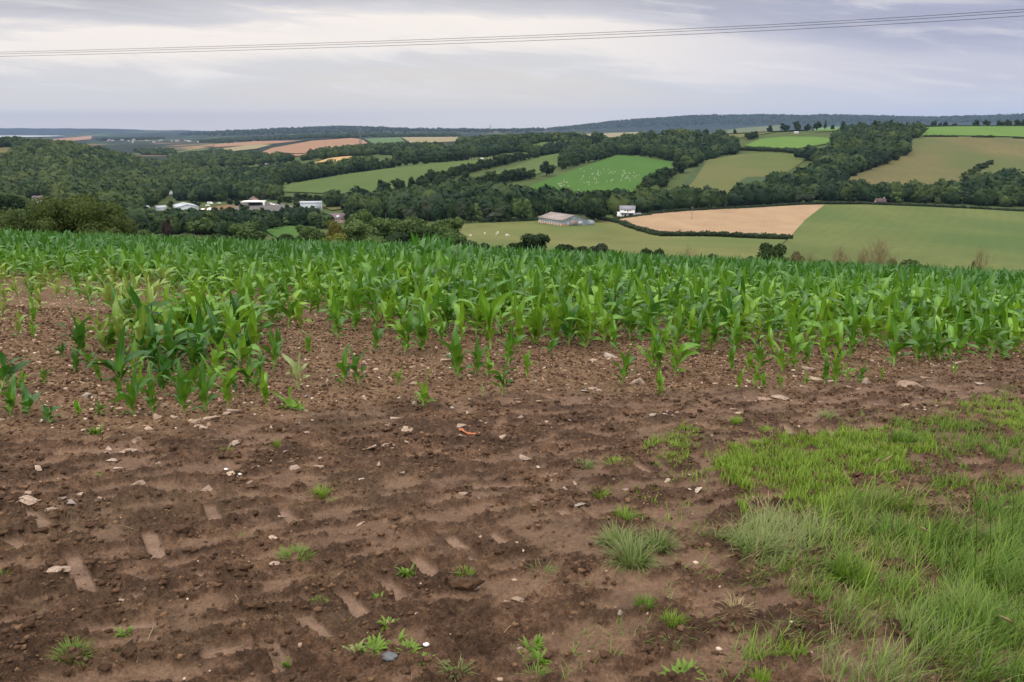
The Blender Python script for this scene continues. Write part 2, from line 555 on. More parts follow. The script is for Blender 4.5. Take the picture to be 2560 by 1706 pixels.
FIELDS = [
    ('pasture_field', [(1120, 570), (1180, 562), (1300, 556), (1420, 552), (1530, 553), (1560, 563), (1590, 577), (1650, 594), (1760, 594), (1900, 600), (1966, 602), (1950, 618), (1900, 650), (1700, 655), (1400, 650), (1180, 638), (1090, 610)], 'low', 'pale green pasture in front of the grey barn'),
    ('pasture_field', [(2062, 514), (2160, 514), (2306, 519), (2455, 526), (2600, 534), (2640, 700), (2500, 700), (2200, 690), (1930, 665), (1955, 615), (1975, 596), (2010, 555)], 'right', 'large smooth green field on the near right slope'),
    ('stubble_field', [(1548, 551), (1585, 543), (1640, 537), (1710, 530), (1900, 521), (2010, 515), (2062, 514), (2012, 553), (1974, 596), (1900, 594), (1795, 588), (1700, 588), (1650, 588), (1592, 572), (1560, 560)], 'stub', 'pale straw stubble field beside the white farmhouse'),
    ('pasture_field', [(655, 575), (700, 565), (790, 560), (790, 600), (730, 600), (690, 596)], 'g2', 'small bright green meadow in the valley beyond the maize'),
    ('pasture_field', [(690, 470), (780, 452), (870, 437), (975, 423), (1076, 411), (1185, 402), (1215, 400), (1200, 412), (1150, 432), (1100, 452), (1030, 467), (955, 482), (930, 492), (860, 488), (780, 484), (715, 482)], 'g1', 'long green pasture under a wooded hedge on the far slope'),
    ('pasture_field', [(1140, 462), (1200, 445), (1290, 418), (1345, 395), (1400, 384), (1480, 380), (1478, 392), (1410, 408), (1380, 425), (1330, 442), (1270, 452), (1170, 470)], 'g1', 'narrow pasture between two wooded hedges on the far slope'),
    ('pasture_field', [(1290, 485), (1330, 465), (1400, 440), (1470, 415), (1540, 390), (1600, 394), (1690, 408), (1710, 420), (1670, 440), (1640, 465), (1600, 492), (1480, 496), (1400, 494), (1330, 492)], 'g2', 'vivid green field dotted with white sheep'),
    ('pasture_field', [(1690, 488), (1720, 465), (1745, 425), (1770, 402), (1850, 388), (1920, 384), (1990, 388), (2015, 400), (1960, 440), (1880, 450), (1840, 470), (1830, 495), (1740, 497)], 'tang', 'sloping half dried pasture to the right of the sheep field'),
    ('bracken_patch', [(1830, 492), (1835, 465), (1865, 445), (1925, 443), (1960, 470), (1940, 495)], 'fern', 'dark bracken patch at the foot of the half dried pasture'),
    ('bracken_patch', [(1690, 485), (1722, 446), (1748, 418), (1762, 412), (1738, 450), (1712, 478)], 'fern', 'dark strip of bracken along the edge of the half dried pasture'),
    ('dry_field', [(2062, 460), (2160, 432), (2250, 395), (2265, 360), (2270, 345), (2400, 345), (2580, 350), (2640, 470), (2580, 475), (2480, 468), (2300, 474), (2200, 470)], 'tan', 'broad tan brown grass field on the upper right slope'),
    ('pasture_field', [(2305, 320), (2400, 318), (2600, 318), (2600, 346), (2480, 342), (2390, 341), (2300, 341)], 'g3', 'bright green field along the right hand ridge'),
    ('pasture_field', [(1862, 366), (1900, 350), (1960, 344), (2040, 345), (2085, 348), (2065, 362), (1990, 374), (1910, 374)], 'g3', 'bright lime green paddock below the ridge trees'),
    ('pasture_field', [(2030, 322), (2100, 318), (2110, 327), (2040, 332)], 'g3', 'thin green strip of grass on the ridge crest'),
    ('pasture_field', [(1760, 338), (1850, 322), (1950, 315), (1950, 330), (1830, 350)], 'tang', 'yellow green ridge field behind hedge trees'),
    ('pasture_field', [(1300, 368), (1345, 358), (1395, 357), (1395, 375), (1340, 382)], 'g1', 'small light green field below the distant farm sheds'),
    ('pasture_field', [(550, 432), (600, 420), (700, 411), (720, 417), (650, 432), (590, 438)], 'g1', 'light green field at the mouth of the valley'),
    ('stubble_field', [(735, 418), (800, 402), (865, 391), (885, 395), (870, 408), (800, 418)], 'gold', 'golden corn strip along the sloping farm lane'),
    ('ploughed_field', [(615, 398), (680, 372), (780, 354), (880, 347), (905, 350), (938, 370), (860, 377), (790, 380), (700, 390)], 'plough', 'large reddish brown field with a rounded top'),
    ('ploughed_field', [(612, 400), (690, 377), (780, 382), (790, 388), (700, 396), (640, 404)], 'plough', 'lower strip of reddish brown field'),
    ('pasture_field', [(910, 348), (1000, 345), (1018, 362), (980, 368), (945, 368)], 'fargreen', 'grey green distant field beside the reddish field'),
    ('pasture_field', [(1003, 345), (1145, 344), (1150, 355), (1070, 359), (1022, 362)], 'fartan', 'pale olive distant field in the middle'),
    ('pasture_field', [(540, 375), (640, 362), (680, 364), (640, 374), (560, 382)], 'fartan', 'thin pale green distant field at the left'),
    ('ploughed_field', [(500, 365), (640, 355), (760, 353), (700, 360), (540, 370)], 'plough', 'long thin reddish field beyond the valley'),
    ('dry_field', [(1420, 338), (1600, 332), (1592, 342), (1500, 347), (1430, 345)], 'fartan', 'distant tan field behind the ridge trees'),
    ('stubble_field', [(1115, 372), (1180, 366), (1240, 363), (1230, 368), (1150, 375)], 'gold', 'distant golden field behind the hedgerow'),
    ('dry_field', [(-30, 372), (38, 370), (42, 385), (20, 398), (-30, 400)], 'tan', 'small tan clearing in the wooded left hill'),
    ('ploughed_field', [(130, 350), (232, 341), (228, 350), (140, 358)], 'plough', 'reddish distant field beyond the wooded left hill'),
    ('yard', [(560, 520), (610, 508), (700, 510), (750, 520), (700, 530), (600, 532)], 'tarmac', 'grey tarmac yard around the filling station'),
    ('dirt_heap_ground', [(505, 524), (570, 514), (600, 520), (560, 530), (510, 532)], 'dirt', 'patch of orange bare dirt beside the yard'),
    ('pasture_field', [(800, 517), (890, 511), (905, 518), (830, 528)], 'tang', 'yellowish grass strip by the blue white shed'),
    ('road', [(400, 484), (440, 476), (441, 488), (412, 489)], 'road', 'short grey stretch of valley road among trees'),
    ('road', [(498, 441), (524, 428), (522, 435), (508, 450)], 'road', 'steep stretch of main road seen between trees'),
]
for i, (nm, poly, mt, lab) in enumerate(FIELDS):
    drape(nm, poly, FM[mt], lab, lift=.25 + .02 * (i % 7), cat='road' if nm == 'road' else 'field')

wm, wt, wb = new_mat('estuary_water')
wb.inputs['Base Color'].default_value = (.30, .32, .34, 1); wb.inputs['Roughness'].default_value = .25
o = drape('estuary', [(-60, 341.5), (60, 341), (140, 341.5), (165, 343), (100, 345), (0, 346), (-60, 347)], wm, 'thin strip of pale estuary water at the far left', lift=3, step=20, cat='water')


# ------------------------------------------------------------------ trees
def ico(sub):
    bm = bmesh.new(); bmesh.ops.create_icosphere(bm, subdivisions=sub, radius=1)
    V = np.array([v.co[:] for v in bm.verts]); F = np.array([[v.index for v in f.verts] for f in bm.faces]); bm.free()
    return V, F


ICO1, ICO2, ICO3 = ico(1), ico(2), ico(3)


def lump(V, r, amp=.25, fr=2.0):
    o = r.uniform(-50, 50, 3)
    n = pn(V[:, 0] * fr + o[0] + V[:, 2] * 1.3, V[:, 1] * fr + o[1] - V[:, 2] * fr, 3)
    return V * (1 + amp * n)[:, None]


def leaf_cloud(r, centers, radii, n, size, squash=1.0):
    """leaf-sized faces over the surfaces of several blobs"""
    w = np.array(radii) ** 2; k = r.choice(len(radii), n, p=w / w.sum())
    d = r.normal(size=(n, 3)); d[:, 2] += .25; d /= np.linalg.norm(d, axis=1)[:, None]
    rr = np.array(radii)[k] * r.uniform(.78, 1.12, n)
    P = np.array(centers)[k] + d * rr[:, None] * np.array([1, 1, squash])
    nrm = d + r.normal(size=(n, 3)) * .55; nrm /= np.linalg.norm(nrm, axis=1)[:, None]
    a = np.cross(nrm, r.normal(size=(n, 3))); a /= np.linalg.norm(a, axis=1)[:, None]; b = np.cross(nrm, a)
    s = size * r.uniform(.6, 1.3, n)[:, None]; s2 = s * r.uniform(.5, .9, n)[:, None]
    V = np.stack([P - a * s - b * s2 * .3, P + b * s2 * -1 + a * s * .1, P + a * s + b * s2 * .2, P + b * s2 - a * s * .1], 1).reshape(-1, 3)
    F = np.arange(n * 4).reshape(-1, 4)
    return V, F


def crown_mesh(name, seed, kind, nleaf, size, mat):
    r = np.random.default_rng(seed)
    cs, rs = [], []
    if kind == 'round':
        for i in range(15):
            a = r.uniform(0, 6.28); h = r.uniform(.22, .86); q = math.sqrt(max(0, 1 - ((h - .48) / .56) ** 2)) * r.uniform(.12, .36)
            cs.append((q * math.cos(a), q * math.sin(a), h)); rs.append(r.uniform(.13, .22))
        cs.append((0, 0, .5)); rs.append(.3)
    elif kind == 'tall':
        for i in range(14):
            a = r.uniform(0, 6.28); h = r.uniform(.18, .9); q = r.uniform(.0, .30) * (1.1 - h * .75)
            cs.append((q * math.cos(a), q * math.sin(a), h)); rs.append(r.uniform(.12, .2) * (1.15 - .5 * h))
        cs.append((0, 0, .45)); rs.append(.26)
    elif kind == 'bush':
        for i in range(18):
            a = r.uniform(0, 6.28); q = r.uniform(0, .40); h = r.uniform(.1, .72) * math.sqrt(max(.1, 1 - (q / .52) ** 2))
            cs.append((q * math.cos(a), q * math.sin(a), h)); rs.append(r.uniform(.12, .24))
    elif kind == 'scraggly':
        for i in range(11):
            a = r.uniform(0, 6.28); q = r.uniform(.1, .42); h = r.uniform(.12, .85)
            cs.append((q * math.cos(a), q * math.sin(a), h)); rs.append(r.uniform(.07, .16))
    elif kind == 'conifer':
        for i in range(16):
            h = .1 + .85 * i / 15; a = r.uniform(0, 6.28); q = .16 * (1 - h)
            cs.append((q * math.cos(a), q * math.sin(a), h)); rs.append(.04 + .30 * (1 - h) * r.uniform(.8, 1.15))
    parts = []
    for c, q in zip(cs, rs):
        parts.append((lump(ICO1[0] if nleaf < 600 else ICO2[0], r, .3, 2.2) * q * (.55 if kind == 'scraggly' else (.76 if nleaf > 2000 else .82)) + np.array(c), ICO1[1] if nleaf < 600 else ICO2[1]))
    core = sum(len(p[0]) for p in parts)
    parts.append(leaf_cloud(r, cs, rs, nleaf, size))
    V, F = merge(parts)
    V[:, 2] = np.maximum(V[:, 2], .02)
    tint = np.empty(len(V))
    big = .5 + .5 * np.clip(1.6 * pn(V[:, 0] * 4 + seed, V[:, 1] * 4 + V[:, 2] * 4, 8), -1, 1)
    tint[:core] = big[:core] * .6
    lt = np.repeat(r.uniform(0, 1, (len(V) - core) // 4), 4)
    tint[core:] = .55 * big[core:] + .45 * lt
    return mk_mesh(name, V, F, mat, False, {'tint': tint})


def tube(P, rad, k=6):
    P = np.array(P, float); n = len(P)
    T = np.gradient(P, axis=0); T /= np.linalg.norm(T, axis=1)[:, None] + 1e-9
    ref = np.array([0.3, 1, .2]) if abs(T[0, 2]) > .7 else np.array([0, 0, 1.0])
    A = np.cross(T, ref); A /= np.linalg.norm(A, axis=1)[:, None] + 1e-9; B = np.cross(T, A)
    an = np.linspace(0, 2 * math.pi, k, endpoint=False)
    V = P[:, None] + (A[:, None] * np.cos(an)[None, :, None] + B[:, None] * np.sin(an)[None, :, None]) * np.array(rad)[:, None, None]
    i = np.arange(n - 1)[:, None] * k; j = np.arange(k)[None]; j2 = (j + 1) % k
    F = np.stack([i + j, i + j2, i + k + j2, i + k + j], -1).reshape(-1, 4)
    return V.reshape(-1, 3), F


def trunk_mesh(name, seed):
    r = np.random.default_rng(seed); ps = []
    ps.append(tube([(0, 0, -.06), (.005, 0, .1), (.01, .01, .3), (0, .02, .62)], [.045, .034, .028, .012]))
    for i in range(6):
        a = r.uniform(0, 6.28); h = r.uniform(.14, .35)
        e = np.array([math.cos(a) * .3, math.sin(a) * .3, r.uniform(.4, .75)])
        ps.append(tube([(0, 0, h), tuple(e * .5 + np.array([0, 0, h * .35])), tuple(e)], [.018, .012, .005], 5))
    V, F = merge(ps)
    return mk_mesh(name, V, F, M['bark'], True)


CROWN = {k: [] for k in ('round', 'tall', 'bush', 'scraggly', 'conifer', 'hd', 'hdbush')}
for s in range(7): CROWN['round'].append(crown_mesh('crown_round', 100 + s, 'round', 700, .062, M['tree']))
for s in range(4): CROWN['tall'].append(crown_mesh('crown_tall', 200 + s, 'tall', 600, .055, M['tree']))
for s in range(4): CROWN['bush'].append(crown_mesh('crown_bush', 300 + s, 'bush', 700, .06, M['tree']))
for s in range(2): CROWN['scraggly'].append(crown_mesh('crown_scraggly', 400 + s, 'scraggly', 2600, .030, M['tree']))
for s in range(2): CROWN['conifer'].append(crown_mesh('crown_conifer', 500 + s, 'conifer', 600, .05, M['tree']))
for s in range(4): CROWN['hd'].append(crown_mesh('crown_detailed', 600 + s, 'round', 5200, .034, M['tree']))
for s in range(3): CROWN['hdbush'].append(crown_mesh('crown_shrub', 700 + s, 'bush', 5200, .034, M['tree']))
TRUNK = [trunk_mesh('trunk', 50 + s) for s in range(4)]
tree_no = 0


def tree(base, w, h, kind='round', mat=None, label='', group=None, name='tree', cat='tree'):
    """a tree thing: Empty > trunk, crown"""
    global tree_no
    tree_no += 1
    o = empty(name, base, random.uniform(0, 6.28), (w, w, h))
    tag(o, label, cat, group)
    c = link('crown', random.choice(CROWN[kind]), o)
    if mat:
        c.material_slots[0].link = 'OBJECT'; c.material_slots[0].material = M[mat]
    if kind not in ('bush', 'hdbush'):
        link('trunk', random.choice(TRUNK), o)
    return o


def tree_px(px, toprow, wpx, depth, kind, mat, label, group=None, name='tree', cat='tree', minh=0, drop=0):
    """a tree whose crown tops out at a given row, standing on the ground at a given depth"""
    b = at_depth(px, depth)
    u, t = ray(px, toprow)
    h = max(EYE + t * depth - b.z, minh, 1.0)
    w = wpx * depth / FPX
    return tree(b, w * 1.12, h, kind, mat, label, group, name, cat)


def tree_line(pts, n, wm, hm, label, group, kinds=('round',), jit=1.0, ymin=60, mat=None, back=0, ymax=33000):
    """trees planted along a hedge traced over the photograph"""
    P = [gp(p[0], p[1], ymin, ymax) for p in pts]
    seg = [(P[i + 1] - P[i]).length for i in range(len(P) - 1)]; L = sum(seg)
    for k in range(n):
        s = (k + .5 + random.uniform(-.3, .3) * jit) / n * L
        i = 0
        while i < len(seg) - 1 and s > seg[i]:
            s -= seg[i]; i += 1
        p = P[i].lerp(P[i + 1], min(1, s / seg[i]))
        x, y = p.x + random.uniform(-2, 2) * jit, p.y + random.uniform(-3, 3) * jit + back * random.uniform(.4, 1)
        f = random.uniform(.75, 1.2)
        tree((x, y, float(Hz(x, y)) - .3), wm * f * random.uniform(.9, 1.2), hm * f, random.choice(kinds), mat, label, group)


GT = 'hedgerow trees on the far slope'
tree_line([(695, 466), (778, 451), (868, 436), (972, 422), (1076, 410), (1180, 402)], 26, 13, 13, 'dark tree in the hedgerow along the top of the long pasture', GT, back=4)
tree_line([(695, 458), (778, 443), (868, 428), (972, 414), (1076, 402), (1200, 392)], 14, 15, 14, 'dark tree in the rear rank above the long pasture', GT, back=4)
tree_line([(954, 482), (1031, 467), (1106, 452), (1156, 436), (1225, 420), (1300, 402), (1340, 396)], 40, 14, 12, 'dark tree in the hedgerow between the long and the narrow pasture', GT)
tree_line([(1060, 478), (1120, 470), (1200, 468), (1260, 458), (1328, 446)], 20, 14, 13, 'dark tree in the clump below the narrow pasture', GT)
tree_line([(1396, 428), (1440, 415), (1497, 402), (1542, 388), (1600, 392), (1646, 397), (1706, 411), (1732, 418)], 22, 14, 13, 'dark tree along the top edge of the sheep field', GT, back=4)
tree_line([(1612, 490), (1646, 468), (1676, 443), (1706, 430)], 11, 16, 14, 'dark tree in the hedge right of the sheep field', GT)
tree_line([(2075, 455), (2130, 438), (2180, 422), (2235, 400), (2258, 380), (2262, 362)], 11, 16, 14, 'dark tree on the wood edge beside the tan field', GT, back=5)
tree_line([(1240, 379), (1290, 372), (1335, 386), (1370, 380)], 6, 13, 11, 'dark tree near the small field below the distant sheds', GT)
tree_line([(2400, 447), (2430, 436), (2455, 424), (2478, 410)], 6, 11, 7, 'small dark tree in the gully of the tan field at the right', GT)
tree((gp(1366, 441, 60)), 19, 17, 'round', None, 'single broad dark oak on the lower corner of the narrow pasture')
for k, (x, y, wd, hh, kd) in enumerate([(215, 203, 14, 12, 'round'), (345, 232, 20, 15, 'round'), (440, 228, 18, 17, 'round'), (530, 232, 14, 13, 'round'), (610, 200, 20, 15, 'round'),
                          (683, 200, 8, 18, 'tall'), (745, 198, 8, 9, 'round'), (835, 208, 13, 13, 'round'), (985, 205, 20, 13, 'round'), (1110, 210, 20, 16, 'round'), (1210, 215, 20, 16, 'round'), (1290, 225, 18, 14, 'round'), (1440, 255, 16, 17, 'round')]):
    tree(gp(1860 + x / 3.361, 260 + y / 3.361, 60, 1650), wd * .9, hh, kd, None, ['round tree alone on the ridge at the left end of its row', 'wide dark ridge tree left of the white roofed building', 'tall round ridge tree right above the white roofed building', 'medium ridge tree behind the lime green paddock',
         'broad ridge tree left of the slender poplar', 'slender tall poplar standing on the ridge', 'very small round tree right of the ridge poplar', 'dark ridge tree at the left end of the copse', 'wide tree on the ridge inside the copse crest',
         'broad dark copse tree left of its centre on the ridge', 'broad dark copse tree right of its centre on the ridge', 'copse tree next to the end of the bright ridge field', 'last tree of the copse beside the bright ridge field'][k])
for k, (x, y, wd, hh) in enumerate([(1365, 187, 7, 8), (1465, 187, 8, 10), (1590, 187, 11, 12), (1645, 187, 7, 7), (1690, 187, 9, 9), (1770, 187, 11, 6), (1945, 187, 14, 11), (2040, 187, 15, 12), (2150, 187, 16, 12), (2215, 187, 16, 12), (2300, 189, 14, 12), (2350, 189, 16, 12)]):
    tree(gp(1860 + x / 3.361, 260 + y / 3.361, 60, 1650), wd * 1.0, hh, 'round', None, 'round tree standing in the hedge on the right hand ridge skyline', 'trees along the ridge skyline')
for k, (x, y, wd, hh) in enumerate([(1430, 262, 17, 15), (1345, 290, 16, 12), (1550, 262, 20, 12), (1640, 262, 16, 11), (1700, 258, 16, 12), (1760, 255, 14, 12), (1830, 252, 14, 13), (1890, 252, 14, 13), (2000, 240, 12, 9), (2140, 222, 8, 9), (2260, 300, 20, 14), (2310, 290, 15, 11)]):
    tree(gp(1200 + x / 3.361, 260 + y / 3.361, 60, 1650), wd, hh, 'round', None, 'dark tree standing along the middle of the ridge skyline', 'trees along the ridge skyline')

# valley trees: front ranks are trees of their own
def scatter_row(rows, label, group, hm=(10, 15), wm=(10, 15), kinds=('round', 'round', 'tall'), mats=(None, None, None, 'greygreen', 'belt')):
    for (px, py) in rows:
        b = gp(px + random.uniform(-6, 6), py + random.uniform(-1.5, 1.5), 60)
        tree(b, random.uniform(*wm), random.uniform(*hm), random.choice(kinds), random.choice(mats), label, group)


GV = 'trees on the valley floor'
scatter_row([(x, 556 - .012 * (x - 900) + 5 * math.sin(x * .05)) for x in range(880, 1350, 21)], 'dark valley tree in the front rank left of the grey barn', GV)
scatter_row([(x, 538 + 4 * math.sin(x * .07)) for x in range(890, 1480, 40)], 'dark valley tree in the rank behind the grey barn', GV)
scatter_row([(x, 505 + 4 * math.sin(x * .06)) for x in range(1560, 2060, 26)], 'dark valley tree in the rank above the stubble field', GV, (8, 13), (11, 16))
scatter_row([(x, 500 + .02 * (x - 2060) + 4 * math.sin(x * .06)) for x in range(2080, 2580, 26)], 'dark valley tree in the rank above the large smooth field', GV, (8, 12), (11, 16))
scatter_row([(x, 504 + 3 * math.sin(x * .09)) for x in range(672, 975, 15)], 'small dark tree in the rank between the long pasture and the blue white shed', GV, (5.5, 9), (9, 13))
scatter_row([(x, 569 + 4 * math.sin(x * .04)) for x in range(430, 830, 19)], 'dark valley tree in the rank below the filling station yard', GV, (6, 8.5), (9, 13))
scatter_row([(x, 585 + 5 * math.sin(x * .04)) for x in range(330, 660, 25)], 'dark valley tree close behind the maize crest on the left', GV, (7, 9.5), (9, 13))
scatter_row([(338, 540), (352, 543), (380, 539), (418, 538), (432, 544), (452, 541), (478, 543), (503, 545), (538, 540), (556, 536), (575, 538), (592, 541), (612, 534), (655, 534), (672, 538), (700, 533), (722, 536), (738, 533), (764, 537), (748, 526), (790, 540), (596, 516), (575, 512), (705, 512), (488, 519), (430, 520), (350, 521)], 'small tree growing among the sheds of the valley yard', GV, (4.5, 8), (6, 11))
tree(gp(1486, 556, 60), 19, 14.5, 'hd', None, 'large dark spreading tree between the grey barn and the white farmhouse')
tree(gp(1515, 534, 60), 15, 18, 'tall', None, 'tall dark tree rising behind the spreading barn tree')
tree(gp(1679, 524, 60), 20, 12, 'round', None, 'broad dark oak right of the white farmhouse')
tree(gp(1295, 548, 60), 11, 9, 'round', 'willow', 'pale yellow green willow left of the grey barn')
tree(gp(1236, 556, 60), 15, 8, 'bush', 'greygreen', 'grey green rounded tree at the left edge of the barn pasture')
tree(gp(422, 600, 60), 6.5, 8.5, 'tall', 'copper', 'dark copper brown tree rising behind the maize on the left')
tree(gp(786, 560, 60), 9, 11, 'round', 'purple', 'dark purple leaved tree in front of the blue white shed')
tree(gp(1537, 546, 60), 4, 5, 'round', None, 'small round tree at the left side of the white farmhouse')

# belt of trees just beyond the brow
BELT = [(620, 566, 88, 240, 'hd', 'belt', 'bushy green tree left of the small bright meadow'), (719, 586, 64, 220, 'hdbush', 'tree', 'low dark shrub just under the small bright meadow'),
        (775, 568, 70, 240, 'hd', 'belt', 'rounded dull green tree just right of the small bright meadow'), (841, 556, 46, 235, 'hd', 'yellow', 'golden yellow leaved tree beyond the maize'),
        (850, 584, 74, 215, 'hdbush', 'olive', 'bright olive green bush under the golden tree'), (905, 534, 72, 255, 'hd', 'belt', 'tallest light green tree of the belt beyond the maize'),
        (905, 560, 90, 235, 'hd', 'belt', 'rounded green belt tree in front of its tallest tree'), (966, 552, 96, 240, 'hd', 'belt', 'broad grey green belt tree right of the tallest one'),
        (1030, 549, 90, 250, 'hd', 'belt', 'broad green tree in the middle of the tree belt'), (1050, 575, 80, 225, 'hd', 'tree', 'dark tree at the front of the tree belt'),
        (1120, 547, 84, 245, 'hd', 'belt', 'tall green tree at the right end of the tree belt'), (1132, 582, 96, 225, 'hdbush', 'belt', 'spreading bush at the right foot of the tree belt'),
        (1000, 582, 104, 225, 'hdbush', 'tree', 'dark spreading bush at the front of the belt centre'), (940, 590, 90, 215, 'hdbush', 'belt', 'green bush rising from the maize crest at the belt left'),
        (1180, 602, 60, 200, 'hdbush', 'tree', 'low dark bush next to the belt on the pasture edge'), (1213, 604, 52, 200, 'hdbush', 'tree', 'small dark bush between the belt and the big pasture oak'),
        (1248, 609, 46, 190, 'hdbush', 'tree', 'lowest small dark bush left of the big pasture oak'), (1331, 585, 100, 200, 'hd', 'tree', 'big dark oak at the near edge of the barn pasture'),
        (1280, 603, 50, 200, 'hdbush', 'tree', 'small dark bush touching the big pasture oak on its left'), (1408, 604, 84, 190, 'hdbush', 'tree', 'dull green bush right of the big pasture oak'), (1456, 609, 60, 185, 'hdbush', 'tree', 'low dark bush halfway along the pasture edge'),
        (1503, 601, 68, 190, 'hdbush', 'greygreen', 'taller grey green shrub on the pasture edge below the barn'), (1525, 620, 42, 180, 'hdbush', 'tree', 'small dark shrub at the foot of the grey green shrub'),
        (1611, 615, 48, 160, 'hdbush', 'tree', 'rounded dark bush below the stubble field hedge'), (1649, 616, 40, 160, 'hdbush', 'tree', 'rounded very dark bush next to another below the stubble field'), (1575, 627, 42, 160, 'hdbush', 'greygreen', 'low greyish bush left of two dark rounded bushes'),
        (1780, 630, 50, 120, 'hdbush', 'bush', 'low yellowish shrub showing over the maize'), (1830, 640, 50, 120, 'hdbush', 'greygreen', 'very low grey green shrub over the maize crest'), (1872, 632, 38, 120, 'hdbush', 'tree', 'small dark round shrub left of the scraggly bush'),
        (1950, 603, 98, 110, 'scraggly', 'tree', 'scraggly dark bush with bare twigs over the maize'), (1928, 610, 84, 108, 'hdbush', 'tree', 'dense dark shrub at the left side of the scraggly bush'), (1985, 618, 46, 106, 'hdbush', 'tree', 'small dark shrub at the right side of the scraggly bush'), (2060, 645, 70, 104, 'hdbush', 'bush', 'low green scrub left of the leafless shrubs'), (2120, 648, 80, 102, 'hdbush', 'greygreen', 'low dull scrub under the leafless shrubs'), (2310, 655, 70, 100, 'hdbush', 'bush', 'low green scrub tapering off to the right of the wide shrub'), (2400, 664, 60, 98, 'hdbush', 'bush', 'tiny green scrub near the far right leafless shrub'), (2270, 643, 96, 100, 'hdbush', 'bush', 'wide low green shrub right of the bare brown bushes'),
        (2225, 637, 50, 100, 'hdbush', 'bush', 'green shrub touching the tall bare brown bush'), (2424, 640, 18, 95, 'hdbush', 'bush', 'thin upright green shrub beside bare twigs at the right'), (2340, 660, 60, 95, 'hdbush', 'greygreen', 'very low shrub at the right brow of the maize'), (2490, 668, 60, 95, 'hdbush', 'greygreen', 'low shrub on the brow at the far right'),
        (20, 487, 96, 330, 'hd', 'tree', 'dark green tree at the left edge above the big bush'), (70, 520, 80, 250, 'hd', 'belt', 'dull green tree peeking over the big left bush'), (310, 548, 70, 200, 'hdbush', 'tree', 'small dark bush at the right end of the big left bush'), (360, 570, 70, 230, 'hdbush', 'belt', 'low green bush left of the copper tree'), (470, 578, 76, 230, 'hdbush', 'belt', 'low green bush right of the copper tree'), (545, 580, 60, 230, 'hdbush', 'tree', 'low dark bush two places right of the copper tree')]
for px, top, wpx, dep, kind, mat, lab in BELT:
    if 590 < px < 1140: top, wpx = top - 7, wpx * 1.14
    tree_px(px, top, wpx, dep, kind, mat, lab, name='tree' if kind == 'hd' else 'shrub', cat='tree' if kind == 'hd' else 'shrub')


def big_bush(name, px, top, wpx, depth, label, n=30000, mat='bush', lsize=.085):
    b = at_depth(px, depth); u, t = ray(px, top)
    h = (EYE + t * depth - b.z) * 1.16; w = wpx * depth / FPX
    r = np.random.default_rng(int(px) + 5)
    cs, rs = [], []
    for i in range(46):
        q = r.uniform(-1, 1); hh = h * math.sqrt(max(0.05, 1 - q * q * .92)) * r.uniform(.25, .82)
        cs.append((q * w * .46, r.uniform(-.28, .28) * w, hh)); rs.append(r.uniform(.16, .3) * h * (1.1 - .3 * abs(q)))
    parts = [(lump(ICO2[0], r, .3, 2.5) * q * .70 + np.array(c), ICO2[1]) for c, q in zip(cs, rs)]
    core = sum(len(p[0]) for p in parts)
    parts.append(leaf_cloud(r, cs, rs, n, lsize))
    V, F = merge(parts); V[:, 2] = np.maximum(V[:, 2], -.1)
    big = .5 + .5 * np.clip(1.8 * fbm(V[:, 0] * .7, V[:, 2] * .9 + V[:, 1] * .3, 3, 8), -1, 1)
    tint = big * .6; tint[core:] = big[core:] * .55 + .45 * np.repeat(r.uniform(0, 1, (len(V) - core) // 4), 4)
    o = empty(name, b); tag(o, label, 'bush')
    link('crown', mk_mesh('bush_crown', V, F, M[mat], False, {'tint': tint}), o)
    st = merge([tube([(x, 0, -.2), (x + random.uniform(-.2, .2), 0, h * .4), (x + random.uniform(-.5, .5), 0, h * .75)], [.06, .04, .02], 5) for x in np.linspace(-.3, .3, 7) * w])
    link('stem', mk_mesh('bush_stems', st[0], st[1], M['bark'], True), o)


big_bush('bush', 185, 507, 300, 62, 'large wide olive green bush behind the maize at the left')
big_bush('bush', 20, 535, 110, 60, 'lower brownish part of hedge bush at the left edge', 4000)


def bare_shrub(px, top, wpx, depth, label, seed, n=26):
    n = int(n * 2.6)
    b = at_depth(px, depth); u, t = ray(px, top)
    h = (EYE + t * depth - b.z); w = wpx * 1.7 * depth / FPX
    r = np.random.default_rng(seed); parts = []
    for i in range(n):
        a = r.uniform(0, 6.28); q = abs(r.normal(0, .62)); hh = h * r.uniform(.45, 1.0) * (1 - .25 * min(q, 1.3))
        e = np.array([math.cos(a) * q * w * .5, math.sin(a) * q * w * .5, hh])
        m = e * np.array([.35, .35, .5]) + r.normal(0, .05, 3) * h * .3
        parts.append(tube([(e[0] * .1, e[1] * .1, 0), tuple(m), tuple(e)], [.015, .009, .004], 4))
        for j in range(10):
            s = r.uniform(.35, .95); p = m + (e - m) * s if s > .5 else m * s * 2
            q2 = p + np.array([r.normal(0, .22) * w * .5, r.normal(0, .22) * w * .5, r.uniform(.05, .25) * h])
            parts.append(tube([tuple(p), tuple((p + q2) / 2 + r.normal(0, .02, 3)), tuple(q2)], [.008, .006, .004], 3))
    V, F = merge(parts)
    o = link('bare_shrub', mk_mesh('bare_shrub', V, F, M['twig'], True), None, b)
    tag(o, label, 'shrub')


